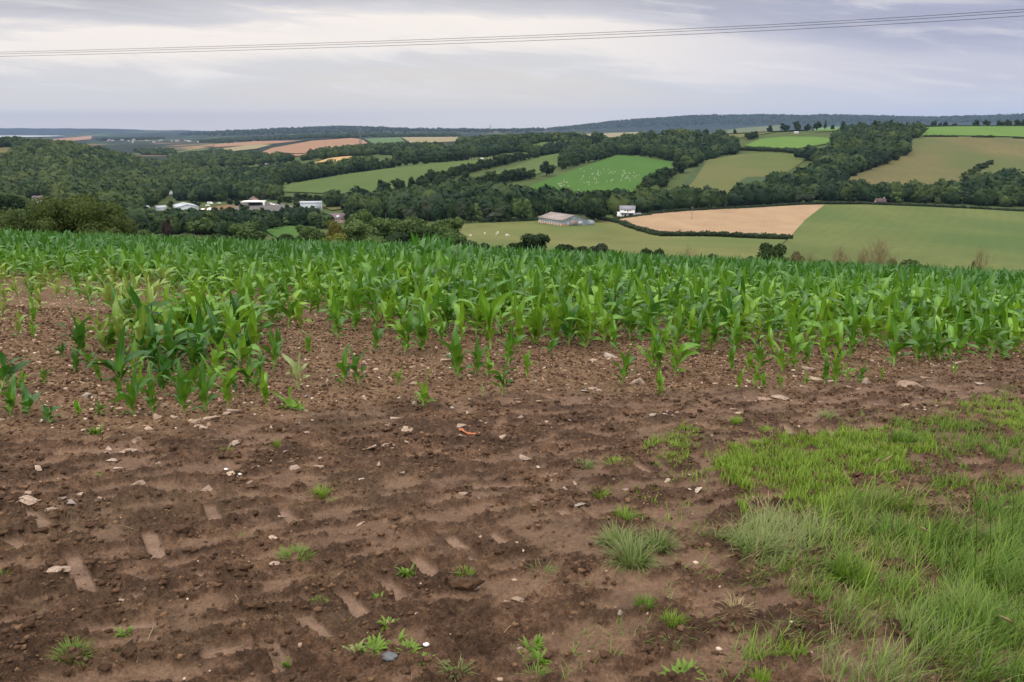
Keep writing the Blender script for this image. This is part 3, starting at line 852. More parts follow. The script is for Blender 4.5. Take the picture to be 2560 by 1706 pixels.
bare_shrub(2190, 598, 60, 92, 'tallest leafless brown shrub on the maize brow at the right', 1, 34)
bare_shrub(2092, 612, 48, 92, 'leafless brown shrub left of the tallest bare one', 2, 28)
bare_shrub(2150, 614, 42, 94, 'thin leafless brown shrub between two other bare ones', 3, 22)
bare_shrub(2020, 628, 44, 96, 'sparse leafless shrub right of the scraggly dark bush', 4, 18)
bare_shrub(2440, 612, 34, 90, 'single wispy leafless shrub at the far right brow', 5, 16)
bare_shrub(1718, 612, 44, 118, 'leafless brown shrub below the middle of the stubble field', 6, 22)
bare_shrub(1985, 622, 40, 100, 'bare twiggy shrub growing against the scraggly dark bush', 7, 18)


# ------------------------------------------------------------------ woods that read as one mass
def low_crowns(k):
    out = []
    for s in range(k):
        r = np.random.default_rng(900 + s)
        V0 = lump(lump(ICO2[0], r, .45, 1.7), r, .35, 4.5) * .46 + np.array([0, 0, .52])
        Lc, Lf = leaf_cloud(r, [(0, 0, .52)], [.5], 100, .115)
        V, F = merge([(V0, ICO2[1]), (Lc, Lf)])
        t = np.concatenate([np.full(len(V0), .4), np.repeat(r.uniform(0, 1, 100), 4)])
        out.append((V, F, t))
    return out


LOWC = low_crowns(6)


def wood(name, polys, yr, spacing, hm, label, wr=(.85, 1.3), hole=None, mat='wood', seed=1, cat='woodland', pct=1.0):
    r = np.random.default_rng(seed)
    y0, y1 = yr
    umin = min((p[0] for q in polys for p in q)); umax = max((p[0] for q in polys for p in q))
    u0 = ray(umin, 450)[0] - .01; u1 = ray(umax, 450)[0] + .01
    area = (u1 - u0) * (y1 * y1 - y0 * y0) / 2
    n = int(area / spacing ** 2 * pct)
    y = np.sqrt(r.uniform(y0 * y0, y1 * y1, n)); x = r.uniform(u0, u1, n) * y
    z = Hz(x, y); px, py = to_px(x, y, z)
    ok = np.zeros(n, bool)
    for q in polys: ok |= inside(px, py, q)
    for q in hole or []: ok &= ~inside(px, py, q)
    x, y, z = x[ok], y[ok], z[ok]; n = len(x)
    Vs, Fs, Ts, off = [], {}, [], 0
    pick = r.integers(0, len(LOWC), n)
    for k, (V, F, t) in enumerate(LOWC):
        idx = np.where(pick == k)[0]; m = len(idx)
        if not m: continue
        a = r.uniform(0, 6.28, m); h = hm * np.clip(np.exp(r.normal(0, .24, m)), .5, 1.45) * (1 + .22 * fbm(x[idx] / 45, y[idx] / 60, 2, 23)); w = h * r.uniform(*wr, m)
        ca, sa = np.cos(a)[:, None], np.sin(a)[:, None]
        VX = (V[None, :, 0] * ca - V[None, :, 1] * sa) * w[:, None] + x[idx][:, None]
        VY = (V[None, :, 0] * sa + V[None, :, 1] * ca) * w[:, None] + y[idx][:, None]
        VZ = V[None, :, 2] * h[:, None] + z[idx][:, None] - .1 * h[:, None]
        Vs.append(np.stack([VX, VY, VZ], -1).reshape(-1, 3))
        tt = np.clip(r.normal(.42, .24, m) + .8 * fbm(x[idx] / 70, y[idx] / 110, 3, 22), 0, 1)
        Ts.append((tt[:, None] * 1.5 + (t[None] - .4) * .35).ravel())
        for f in F:
            Fs.setdefault(f.shape[1], []).append((f[None] + (np.arange(m) * len(V))[:, None, None] + off).reshape(-1, f.shape[1]))
        off += m * len(V)
    o = link(name, mk_mesh(name, np.concatenate(Vs), [np.concatenate(v) for v in Fs.values()], M[mat], True, {'tint': np.concatenate(Ts)}))
    tag(o, label, cat, kind='stuff')
    print(name, n)


wood('woodland', [[(-80, 352), (60, 354), (130, 358), (230, 366), (300, 380), (400, 400), (470, 425), (520, 440), (500, 460), (430, 490), (400, 500), (330, 540), (150, 565), (-80, 600)]],
     (500, 1700), 8.6, 13.0, 'mixed broadleaf wood covering the hill on the left', hole=[[(-80, 372), (38, 370), (42, 386), (20, 402), (-80, 404)], [(395, 484), (445, 470), (446, 496), (410, 500)], [(50, 498), (150, 498), (165, 585), (40, 585)]], seed=3)
wood('valley_woodland', [[(480, 470), (530, 445), (560, 438), (640, 440), (700, 425), (740, 430), (695, 462), (680, 492), (720, 506), (860, 514), (930, 514), (960, 505), (1060, 498), (1140, 490), (1270, 482), (1300, 500), (1330, 514), (1480, 519), (1600, 515), (1690, 511), (1740, 517), (1830, 515), (1860, 518), (1800, 522), (1640, 530), (1500, 540), (1350, 540), (1240, 545), (1150, 552), (900, 556), (880, 530), (800, 512), (700, 500), (620, 500), (560, 508), (480, 505), (440, 500)],
                         [(1840, 516), (1885, 492), (1965, 470), (2025, 442), (2045, 412), (2000, 396), (1850, 384), (1770, 398), (1740, 412), (1720, 425), (1700, 405), (1640, 392), (1560, 386), (1480, 398), (1400, 410), (1410, 390), (1480, 378), (1500, 365), (1620, 350), (1700, 345), (1800, 350), (1860, 368), (1910, 378), (1990, 378), (2070, 362), (2090, 345), (2130, 330), (2300, 330), (2300, 345), (2270, 350), (2255, 390), (2180, 420), (2130, 436), (2080, 474), (2180, 492), (2260, 496), (2330, 492), (2410, 476), (2490, 458), (2530, 466), (2600, 500), (2600, 522), (2450, 515), (2300, 508), (2080, 503)],
                         [(700, 445), (870, 420), (1000, 400), (1200, 385), (1320, 362), (1320, 375), (1220, 392), (1080, 408), (870, 434), (740, 456)],
                         [(1120, 385), (1250, 355), (1400, 348), (1500, 345), (1500, 360), (1400, 385), (1330, 395), (1330, 380), (1240, 384)]],
     (430, 1560), 9.4, 12.5, 'dark broadleaf trees massed along the valley and between fields', seed=4,
     hole=[[(1300, 366), (1400, 355), (1400, 378), (1340, 384)], [(1735, 420), (790, 400), (885, 389), (890, 398), (800, 420)], [(500, 440), (526, 426), (524, 438), (508, 454)], [(1835, 338), (2078, 338), (2092, 350), (2072, 394), (1835, 394)],
           [(560, 522), (600, 505), (700, 505), (810, 500), (810, 525), (700, 532), (600, 534), (560, 534)], [(320, 512), (400, 505), (560, 505), (760, 498), (815, 500), (815, 538), (700, 540), (600, 545), (540, 556), (330, 556)], [(815, 540), (890, 540), (890, 570), (815, 570)]])
wood('valley_thicket', [[(160, 562), (330, 566), (560, 566), (690, 558), (780, 552), (830, 560), (800, 570), (690, 566), (650, 580), (640, 598), (560, 605), (300, 605), (160, 600)]], (400, 620), 7.0, 8.2, 'lower trees and bushes between the maize crest and the valley yard', seed=9)
wood('far_woodland', [[(420, 395), (560, 380), (600, 395), (700, 398), (740, 405), (700, 412), (560, 428), (500, 430), (430, 420)],
                      [(560, 392), (640, 385), (660, 398), (600, 412)], [(800, 384), (930, 373), (1020, 370), (1120, 372), (1100, 384), (880, 398), (760, 402)],
                      [(1150, 352), (1300, 345), (1450, 345), (1440, 352), (1250, 362), (1140, 366)], [(330, 376), (430, 372), (440, 390), (360, 388)]],
     (1550, 3300), 15, 11, 'bluish distant trees beyond the wooded valley', seed=5)


wood('ridge_woodland', [[(1340, 330), (1480, 300), (1620, 280), (2700, 270), (2700, 330), (1340, 340)]], (8300, 9900), 48, 15, 'dark wooded skyline of the far blue ridge at the right', seed=15, mat='tree')
wood('hill_woodland', [[(440, 340), (560, 310), (860, 300), (1360, 310), (1360, 338), (1000, 336), (700, 340)]], (6800, 9900), 62, 16, 'wooded tops of the distant low hills in the middle', seed=16, pct=.75, mat='tree')
wood('plain_woodland', [[(540, 352), (700, 341), (900, 337), (1150, 338), (1150, 343), (1000, 343), (860, 343), (720, 350), (600, 356)], [(230, 346), (330, 342), (420, 344), (400, 350), (250, 352)], [(480, 356), (600, 350), (640, 352), (560, 360)], [(820, 341), (900, 340), (900, 346), (820, 347)]], (3200, 6900), 30, 13, 'belts of bluish trees on the distant plain', seed=17, pct=.55, mat='tree')


# hedges
def hedge(pts, h, w, label, seed, mat='hedge', leaf=.30, dens=26):
    P = [gp(p[0], p[1], 60, 1650 if pts[0][1] < 345 and pts[0][0] > 1500 else 9000) for p in pts]
    r = np.random.default_rng(seed); parts, T = [], []
    for i in range(len(P) - 1):
        a, b = P[i], P[i + 1]; L = (b - a).length; n = max(1, int(L / (w * .42)))
        for k in range(n):
            p = a.lerp(b, (k + r.uniform(0, 1)) / n)
            x, y = p.x + r.normal(0, w * .12), p.y + r.normal(0, w * .12)
            q = np.array([w * .55, w * .55, h * .55]) * r.uniform(.8, 1.25)
            c = np.array([x, y, float(Hz(x, y)) + h * .42])
            V = lump(ICO1[0], r, .35, 2.2) * q + c
            Lv, Lf = leaf_cloud(r, [(0, 0, 0)], [1.0], dens, leaf)
            Lv = Lv * q + c
            parts.append((V, ICO1[1])); parts.append((Lv, Lf))
            tt = r.uniform(0, .7)
            T.append(np.full(len(V), tt)); T.append(tt + np.repeat(r.uniform(-.3, .5, dens), 4))
    V, F = merge(parts)
    o = link('hedge', mk_mesh('hedge', V, F, M[mat], False, {'tint': np.concatenate(T)}))
    tag(o, label, 'hedge')


HG = [([(1500, 552), (1530, 556), (1557, 563), (1587, 575), (1646, 592), (1706, 591), (1795, 591), (1900, 597), (1968, 600)], 3.0, 4.2, 'trimmed dark hedge curving below the stubble field'),
      ([(1628, 537), (1706, 530), (1800, 525), (1860, 523), (2009, 514), (2080, 511), (2157, 513), (2306, 518), (2455, 525), (2560, 531), (2620, 535)], 2.6, 4.0, 'long dark hedge along the top of the stubble and right fields'),
      ([(1533, 551), (1580, 545), (1627, 539)], 1.8, 2.6, 'low hedge in front of the white farmhouse'),
      ([(2312, 343), (2350, 343), (2395, 344)], 3.2, 5, 'short dark hedge below the bright ridge field, left of another'),
      ([(2430, 345), (2455, 344), (2482, 344)], 3.2, 5, 'short dark hedge with a bush below the bright ridge field'),
      ([(2535, 347), (2600, 349)], 3.2, 5, 'piece of dark hedge under the ridge field at the right edge'),
      ([(2290, 318), (2400, 317.5), (2620, 317.5)], 2.6, 5, 'dark hedge along the right hand ridge crest'),
      ([(1845, 376), (1900, 378), (1960, 380), (2010, 386)], 6, 8, 'tall dark hedge below the lime green paddock'),
      ([(734, 419), (800, 404), (880, 388)], 2.4, 4, 'hedge beside the golden strip and sloping lane'),
      ([(1800, 332), (1870, 321), (1950, 316), (2020, 316)], 2.6, 5, 'thin hedge on the ridge above the yellow green field'),
      ([(1200, 556), (1290, 556), (1360, 552)], 2.6, 4, 'low dark hedge along the back of the barn pasture'),
      ([(690, 381), (790, 386), (860, 380)], 3, 8, 'dark hedge across the foot of the large reddish field'),
      ([(640, 360), (760, 353), (880, 347), (905, 350), (940, 371)], 3, 8, 'dark hedge over the top of the large reddish field'),
      ([(905, 347), (1000, 344), (1020, 362)], 3, 8, 'distant hedge between grey green and pale olive fields')]
for i, (p, h, w, lab) in enumerate(HG):
    hedge(p, h, w, lab, 70 + i)


# ------------------------------------------------------------------ buildings
def box(x0, x1, y0, y1, z0, z1):
    V = np.array([(x0, y0, z0), (x1, y0, z0), (x1, y1, z0), (x0, y1, z0), (x0, y0, z1), (x1, y0, z1), (x1, y1, z1), (x0, y1, z1)], float)
    F = np.array([(0, 3, 2, 1), (4, 5, 6, 7), (0, 1, 5, 4), (1, 2, 6, 5), (2, 3, 7, 6), (3, 0, 4, 7)])
    return V, F


def gable_roof(L, Wd, eave, ridge, over=.35, th=.18):
    """ridge along x; two sloping slabs with thickness"""
    ps = []
    for s in (-1, 1):
        k = (ridge - eave) / (Wd / 2); y1 = s * (Wd / 2 + over); z1 = eave - over * k
        V = np.array([(-L / 2 - over, y1, z1), (L / 2 + over, y1, z1), (L / 2 + over, 0, ridge), (-L / 2 - over, 0, ridge)], float)
        V2 = V + np.array([0, 0, th])
        V = np.concatenate([V, V2])
        ps.append((V, np.array([(0, 1, 2, 3), (7, 6, 5, 4), (0, 4, 5, 1), (1, 5, 6, 2), (2, 6, 7, 3), (3, 7, 4, 0)])))
    return merge(ps)


def gable_walls(L, Wd, eave, ridge, z0=-1.5):
    V = np.array([(-L / 2, -Wd / 2, z0), (L / 2, -Wd / 2, z0), (L / 2, Wd / 2, z0), (-L / 2, Wd / 2, z0),
                  (-L / 2, -Wd / 2, eave), (L / 2, -Wd / 2, eave), (L / 2, Wd / 2, eave), (-L / 2, Wd / 2, eave), (-L / 2, 0, ridge), (L / 2, 0, ridge)], float)
    return V, [np.array([(0, 1, 5, 4), (2, 3, 7, 6), (4, 5, 9, 8), (6, 7, 8, 9)]), np.array([(1, 2, 6, 9, 5), (3, 0, 4, 8, 7)])]


def part(name, vf, mat, parent):
    F = vf[1] if isinstance(vf[1], list) else [vf[1]]
    return link(name, mk_mesh(name, vf[0], F, mat), parent)


B = {
    'white': simple('white_render', (.86, .86, .86), .8, .05, .4), 'slate': simple('slate_roof', (.20, .20, .25), .7, .15, 1.2),
    'glass': simple('window_glass', (.035, .04, .055), .15, .2, 1.0, 0, .5), 'brown': simple('brown_roof', (.15, .10, .09), .8, .2, 1.0),
    'pink': simple('pinkish_wall', (.42, .30, .25), .85, .2, .7), 'purple': simple('purple_roof', (.15, .11, .14), .8, .2, 1.0),
    'sheet': simple('blue_grey_sheet', (.27, .32, .37), .6, .18, .35), 'rust': simple('weathered_roof', (.27, .225, .22), .75, .28, .25),
    'shed': simple('pale_sheet', (.40, .44, .50), .5, .08, .2), 'timber': simple('reddish_boards', (.34, .17, .11), .9, .35, .5),
    'post': simple('pale_post', (.52, .40, .31), .9, .2, .8), 'dark': simple('black_and_bay_shade', (.03, .03, .035), .9, .2, 1.0),  # near black: painted shade of the barn bays, also wheels and kiosk
    'steel': simple('galvanised_steel', (.16, .17, .18), .5, .15, .3), 'pole': simple('pole_wood', (.20, .16, .13), .9, .2, 1.0),
    'carred': simple('vehicle_paint', (.55, .56, .58), .35, .2, .3), 'redroof': simple('red_tile', (.075, .05, .05), .85, .2, 1.0),
    'orange': simple('orange_paint', (.60, .30, .05), .6, .1, 1.0),
}


def windows(rows, y, parent, w, h, frame=True):
    for (x, z) in rows:
        f = part('window', box(x - w / 2, x + w / 2, y - .08, y + .05, z - h / 2, z + h / 2), B['white'], parent)
        part('pane', box(x - w / 2 + .12, x + w / 2 - .12, y - .12, y - .085, z - h / 2 + .12, z + h / 2 - .12), B['glass'], f)


def building(px, py, label, cat, L, Wd, eave, ridge, rz, wall, roof, name, gable_front=False, wins=None, wsize=(1.2, 1.2), door=None, ymax=33000, chim=False):
    b = gp(px, py, 60, ymax)
    az_ = math.atan2(b.x, b.y)
    o = empty(name, b, -az_ + rz + (math.pi / 2 if gable_front else 0)); tag(o, label, cat)
    part('wall', gable_walls(L, Wd, eave, ridge - .08), B[wall], o)
    r = part('roof', gable_roof(L, Wd, eave, ridge), B[roof], o)
    if chim: part('chimney', box(L * .3, L * .3 + .8, -.4, .4, ridge - .6, ridge + 1.1), B[wall], r)
    if wins: windows(wins, -Wd / 2, o, *wsize)
    if door: part('door', box(door - .5, door + .5, -Wd / 2 - .07, -Wd / 2 + .05, 0, 2.1), B['glass'], o)
    return o, b


# white farmhouse
o, b = building(1568, 540.5, 'white two storey farmhouse with slate roof above the stubble field', 'house', 10.6, 6.5, 5.0, 7.3, 0, 'white', 'slate', 'farmhouse',
                wins=[(-1.5, 4.2), (2.0, 4.2), (-3.4, 1.4)], wsize=(1.15, .95), door=-1.4)
part('window', box(-.15, .75, -3.33, -3.2, 3.3, 4.6), B['glass'], o)
part('porch_roof', box(-5.0, 5.1, -5.2, -3.26, 2.42, 2.62), B['slate'], o)
bw = part('window', box(1.3, 4.2, -3.36, -3.2, .7, 2.0), B['white'], o)
part('pane', box(1.5, 4.0, -3.40, -3.365, .85, 1.85), B['glass'], bw)
part('side_wing', box(-8.6, -5.32, -2.6, 2.6, -1.5, 2.7), B['white'], o)
part('garden_wall', box(-9.2, -5.0, -5.4, -5.1, -1.6, -.1), B['white'], o)
gr = part('garage', box(5.32, 9.6, -2.6, 3.2, -1.5, 1.75), B['white'], o)
part('garage_roof', box(5.36, 9.9, -2.9, 3.5, 1.78, 2.1), B['slate'], gr)

# the grey barn: long side to the left, gable towards the right
bb = gp(1404, 568, 60)
o = empty('barn', bb, 0); tag(o, 'weathered grey farm barn with stained roof standing in the pasture', 'barn')
ang = R(33)
GX = Vector((math.cos(ang), math.sin(ang) * 1.0, 0)); LX = Vector((-math.sin(ang), math.cos(ang), 0))
WB, LB = 20.0, 25.0
o.rotation_euler = (0, 0, ang)


def barn_pt(a, l, z):
    return (a, l, z)


ev, rdg, xr = 3.9, 6.6, 10.0
dz = -.8
V = np.array([(0, 0, dz), (WB, 0, dz), (WB, LB, dz), (0, LB, dz), (0, 0, ev), (WB, 0, ev), (WB, LB, ev), (0, LB, ev), (xr, 0, rdg), (xr, LB, rdg)], float)
wl = part('wall', (V, [np.array([(3, 0, 4, 7), (1, 2, 6, 5)]), np.array([(0, 1, 5, 8, 4), (2, 3, 7, 9, 6)])]), B['sheet'], o)
rp = []
for (xa, za, xb, zb) in ((-.5, ev - .1, xr, rdg + .05), (xr, rdg + .05, WB + .5, ev - .1)):
    Vr = np.array([(xa, -.5, za), (xb, -.5, zb), (xb, LB + .5, zb), (xa, LB + .5, za)], float); Vr = np.concatenate([Vr, Vr + np.array([0, 0, .2])])
    rp.append((Vr, np.array([(0, 3, 2, 1), (4, 5, 6, 7), (0, 1, 5, 4), (1, 2, 6, 5), (2, 3, 7, 6), (3, 0, 4, 7)])))
part('roof', merge(rp), B['rust'], o)
dk = part('bay_shade_panel', box(-.06, -.02, .5, LB - .5, -.4, 2.0), B['dark'], o)  # dark slab on the closed wall, painting the shade inside the bays
for i in range(13):
    y = .3 + i * (LB - 1.6) / 12
    part('bay_panel', box(-.22, -.08, y, y + 1.25, -.8, 2.05), B['post'], o)
part('door', box(6.4, 12.4, -.14, -.03, -.1, 4.1), B['rust'], o)
part('door_frame', merge([box(6.2, 6.38, -.22, -.02, -.1, 5.6), box(12.42, 12.6, -.22, -.02, -.1, 5.2), box(6.39, 12.41, -.2, -.02, 4.11, 4.26), box(9.3, 9.46, -.19, -.145, .2, 3.0)]), B['steel'], o)
part('board_panel', box(.05, 3.9, -.12, -.03, -.8, 1.9), B['timber'], o)
part('small_door', box(4.1, 6.15, -.12, -.03, -.1, 2.6), B['sheet'], o)
part('pale_door', box(12.7, 16.2, -.12, -.03, .1, 2.9), B['shed'], o)
Vl = np.array([(WB + .02, .2, dz), (WB + 6, .2, dz), (WB + 6, LB - 4, dz), (WB + .02, LB - 4, dz), (WB + .02, .2, ev - .4), (WB + 6, .2, 2.3), (WB + 6, LB - 4, 2.3), (WB + .02, LB - 4, ev - .4)], float)
part('lean_to', (Vl, np.array([(0, 3, 2, 1), (4, 5, 6, 7), (0, 1, 5, 4), (1, 2, 6, 5), (2, 3, 7, 6), (3, 0, 4, 7)])), B['sheet'], o)

building(465, 528, 'large pale grey industrial shed with a gable front in the valley', 'shed', 26, 18, 4.6, 6.8, R(8), 'shed', 'shed', 'industrial_shed', True, ymax=1000)
o, b = building(779, 524, 'blue white steel shed with flat looking roof in the valley', 'shed', 18, 10, 6.2, 7.0, R(-6), 'shed', 'shed', 'steel_shed', ymax=1000)
part('door', box(4.6, 8.3, -5.12, -5.02, 0, 4.6), B['sheet'], o)
o, b = building(97, 511, 'white house with dark roof on the wooded hill at the left', 'house', 9.5, 7, 5.0, 8.0, R(10), 'white', 'purple', 'house', wins=[(-2.5, 3.8), (1.0, 3.8), (-2.5, 1.4), (2.6, 1.4)], ymax=900)
o, b = building(846, 556, 'house with purplish roof and white dormer behind the golden tree', 'house', 11, 8, 2.9, 6.2, R(-10), 'pink', 'purple', 'house', wins=[(-3, 1.5), (1, 1.5)], ymax=800)
part('dormer', box(-.6, 1.2, -3.2, -.8, 3.6, 5.0), B['white'], o)
o, b = building(636, 508, 'pinkish gabled house behind the filling station canopy', 'house', 12, 9, 3.2, 6.0, R(5), 'pink', 'brown', 'house', True, ymax=1100)
o, b = building(360, 529, 'small grey roofed shed left of the large industrial shed', 'shed', 9, 7, 3.2, 5.0, R(-20), 'shed', 'shed', 'shed', ymax=900)
o, b = building(402, 526, 'low pale shed right beside the large industrial shed', 'shed', 9, 5, 2.6, 4.0, R(20), 'shed', 'shed', 'shed', ymax=900)
o, b = building(1366, 346, 'distant farm shed with a pale flat roof on the far ridge', 'shed', 20, 10, 4, 5.6, R(-15), 'sheet', 'shed', 'farm_shed', ymax=1640)
o, b = building(1990, 335, 'small white roofed building among ridge trees', 'house', 7, 5, 2.2, 3.8, R(20), 'pink', 'shed', 'bungalow', ymax=1640)
o, b = building(1462, 377, 'long dark red stable at the edge of the upper wood', 'stable', 22, 6, 2.6, 4.2, R(4), 'timber', 'brown', 'stable', ymax=1640)
o, b = building(2200, 510, 'house with dusky red roof hidden behind the hedge of the right field', 'house', 8, 6, 2.0, 4.6, R(15), 'pink', 'redroof', 'house', chim=True, ymax=1000)
o, b = building(446, 437, 'pinkish house among trees at the valley mouth', 'house', 12, 8, 4.0, 7.0, R(15), 'pink', 'brown', 'house', ymax=1900)
o, b = building(672, 418, 'dull farmhouse with brown roof by the green field in the valley mouth', 'house', 12, 8, 3.5, 6.5, R(-10), 'pink', 'purple', 'house', ymax=2300)
rt = np.random.default_rng(88)
for k in range(26):
    x = rt.uniform(255, 500); y = 352 + rt.normal(0, 2.6) + .012 * (x - 255)
    building(x, y, 'tiny pale building of the distant town on the left', 'house', rt.uniform(9, 22), rt.uniform(8, 12), rt.uniform(4, 6), rt.uniform(7, 9), rt.uniform(-.6, .6), 'shed' if k % 3 == 0 else 'pink', 'slate' if k % 2 else 'brown', 'town_building')[0]['group'] = 'pale buildings of the distant town'

# filling station canopy
b = gp(636, 516, 60, 1100); o = empty('filling_station_canopy', b, 0); tag(o, 'white flat filling station canopy in the valley yard', 'canopy')
part('canopy_roof', box(-10, 10, -5, 5, 3.9, 4.9), B['white'], o)
for x in (-8, 8):
    for y in (-3.5, 3.5): part('post', box(x - .2, x + .2, y - .2, y + .2, -.5, 3.88), B['steel'], o)
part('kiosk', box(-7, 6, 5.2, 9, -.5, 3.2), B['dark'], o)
part('price_sign', box(9.6, 11.2, -5.6, -5.2, -.5, 5.6), B['white'], o)


def car(px, py, mat, label, van=False, ymax=1100, rz=None):
    b = gp(px, py, 60, ymax); o = empty('parked_van' if van else 'parked_car', b + Vector((0, 0, .75)), random.uniform(-.6, .6) if rz is None else rz); tag(o, label, 'van' if van else 'car')
    l, w = (5.2, 2.0) if van else (4.3, 1.75)
    if van:
        prof = [(-l / 2, .35), (-l / 2, 2.2), (l * .22, 2.2), (l * .36, 1.3), (l / 2, 1.1), (l / 2, .35)]
    else:
        prof = [(-l / 2, .35), (-l / 2, .95), (-l * .34, 1.42), (l * .12, 1.45), (l * .27, .98), (l / 2, .82), (l / 2, .35)]
    n = len(prof)
    V = np.array([(x, s * w / 2, z) for s in (-1, 1) for x, z in prof]); F = [np.array([[i, (i + 1) % n, n + (i + 1) % n, n + i] for i in range(n)]), np.array([list(range(n))[::-1], list(range(n, 2 * n))])]
    part('body', (V, F), mat, o)
    part('windscreen', box(-l * .3, l * .1, -w / 2 - .02, w / 2 + .02, 1.0 if not van else 1.35, 1.35 if not van else 1.9), B['glass'], o)
    for x in (-l * .3, l * .3):
        for y in (-w / 2 - .03, w / 2 - .17):
            wv = tube([(x, y, .32), (x, y + .2, .32)], [.32, .32], 10); part('wheel', wv, B['dark'], o)


for x, y, m, l in ((683, 516, 'white', 'white car right of the filling station canopy'), (692, 517, 'carred', 'silver car second right of the filling station canopy'), (676, 513, 'carred', 'grey car just beside the filling station kiosk'),
                   (606, 510, 'white', 'white car left of the filling station canopy'), (520, 518, 'white', 'white van sized car among trees at the yard entrance'), (548, 512, 'carred', 'silver car parked between the yard and the trees')):
    car(x, y, B[m], l)
car(526, 513, B['white'], 'white delivery van parked at the yard entrance', True)
car(1205, 400, B['white'], 'white van parked under the trees above the long pasture', True, 1640, .1)
for x, y, l in ((508, 533, 'white domed tank right of the large industrial shed'), (526, 531, 'second white domed tank next to the first one')):
    b = gp(x, y, 60, 900); Vd = ICO3[0] * np.array([3.2, 3.2, 3.4]); Vd[:, 2] = np.maximum(Vd[:, 2], -.3)
    o = link('domed_tank', mk_mesh('domed_tank', Vd + np.array([0, 0, .6]), ICO3[1], B['white'], True), None, b); tag(o, l, 'tank')


# pylons, poles
def pylon(px, py, top, label, ymax, th=.22, fix=None):
    b = gp(px, py, 60, ymax) if fix is None else at_depth(px, fix)
    u, t = ray(px, top); h = EYE + t * b.y - b.z
    o = empty('pylon', b, .5); tag(o, label, 'pylon')
    bw = h * .085

    def wid(z): return bw * (1 - .86 * min(1, z / (h * .62))) if z < h * .62 else bw * .14 * (1 - .8 * (z - h * .62) / (h * .38))
    legs, zs = [], [0, .16, .30, .42, .52, .62, .74, .86, 1.0]
    for sx_, sy_ in ((-1, -1), (1, -1), (1, 1), (-1, 1)):
        tb = tube([(sx_ * wid(z * h), sy_ * wid(z * h), z * h) for z in zs], [th] * len(zs), 4)
        part('leg', tb, B['steel'], o)
    br = []
    for i in range(len(zs) - 1):
        w0, w1_, z0, z1 = wid(zs[i] * h), wid(zs[i + 1] * h), zs[i] * h, zs[i + 1] * h
        for (a, c) in (((-1, -1), (1, -1)), ((1, -1), (1, 1)), ((1, 1), (-1, 1)), ((-1, 1), (-1, -1))):
            br.append(tube([(a[0] * w0, a[1] * w0, z0), (c[0] * w1_, c[1] * w1_, z1)], [th * .55] * 2, 4))
            br.append(tube([(c[0] * w0, c[1] * w0, z0), (a[0] * w1_, a[1] * w1_, z1)], [th * .55] * 2, 4))
    part('bracing', merge(br), B['steel'], o)
    for z, l in ((.64, .14), (.77, .19), (.90, .13)):
        part('cross_arm', merge([tube([(-l * h, 0, z * h), (l * h, 0, z * h)], [th * .6] * 2, 4), tube([(-l * h, 0, z * h), (0, 0, (z + .035) * h), (l * h, 0, z * h)], [th * .5] * 3, 4)]), B['steel'], o)


pylon(902, 380, 314, 'lattice pylon standing before the large reddish field', 2300, .20)
pylon(1226, 346, 311, 'lattice pylon breaking the skyline above the middle wood', 0, .26, 2600)
pylon(537, 400, 352, 'faint lattice pylon in the valley beyond the wooded hill', 0, .12, 1900)


def pole(px, py, top, label, ymax=2000, cross=True):
    b = gp(px, py, 60, ymax); u, t = ray(px, top); h = EYE + t * b.y - b.z
    o = empty('utility_pole', b); tag(o, label, 'pole')
    part('post', tube([(0, 0, -.3), (0, 0, h)], [.17, .13], 6), B['pole'], o)
    if cross: part('crossbar', box(-1.1, 1.1, -.07, .07, h - .5, h - .32), B['pole'], o)


pole(1729, 552, 517, 'wooden utility pole standing in the stubble field')
pole(725, 563, 545, 'wooden pole at the top of the small bright meadow', 900, False)
pole(965, 556, 533, 'thin lamp pole among the valley trees', 900, False)
pole(1388, 382, 374, 'short pole beside the ridge oak above the narrow pasture', 1600, False)
for i, x in enumerate((1171, 1176, 1182, 1190, 1222, 1229, 1237)):
    b = gp(x, 401 - i * .3, 60, 1640); o = link('fence_post', mk_mesh('fence_post', *box(-.22, .22, -.22, .22, 0, 4.2), B['post']), None, b); tag(o, 'pale upright post under the trees at the end of the long pasture', 'post', 'pale posts above the long pasture')

# overhead wires
wmt = simple('wire', (.10, .10, .11), .6, .1, 1.0)
for i, (a, c, m, lab) in enumerate([(131, 23.5, 91, 'topmost of the three overhead wires crossing the sky'), (135.5, 30, 96.5, 'middle one of the three overhead wires crossing the sky'), (141.5, 40, 104, 'lowest of the three overhead wires crossing the sky')]):
    def wp(px, row, d):
        u, t = ray(px, row); return np.array([u * d, d, EYE + t * d])
    P0, P1, P2 = wp(0, a, 62), wp(1280, m, 49), wp(2560, c, 36)
    tt = np.linspace(-.45, 1.35, 61)
    P = [P0 * (1 - s) * (1 - 2 * s) + P1 * 4 * s * (1 - s) + P2 * s * (2 * s - 1) for s in tt]
    V, F = tube(P, [.0125] * len(P), 6)
    o = link('overhead_wire', mk_mesh('overhead_wire', V, F, wmt, True)); tag(o, lab, 'wire', 'overhead wires')


# ------------------------------------------------------------------ animals
def skin_mesh(name, verts, edges, radii, mat):
    me = bpy.data.meshes.new(name); me.from_pydata(verts, edges, []); o = bpy.data.objects.new(name, me); COL.objects.link(o)
    md = o.modifiers.new('skin', 'SKIN'); me.skin_vertices.new() if not me.skin_vertices else None
    for v, r in zip(me.skin_vertices[0].data, radii): v.radius = r if isinstance(r, tuple) else (r, r)
    me.skin_vertices[0].data[0].use_root = True
    o.modifiers.new('sub', 'SUBSURF').levels = 1
    dg = bpy.context.evaluated_depsgraph_get(); res = bpy.data.meshes.new_from_object(o.evaluated_get(dg))
    bpy.data.objects.remove(o); res.name = name; res.materials.clear(); res.materials.append(mat)
    return res


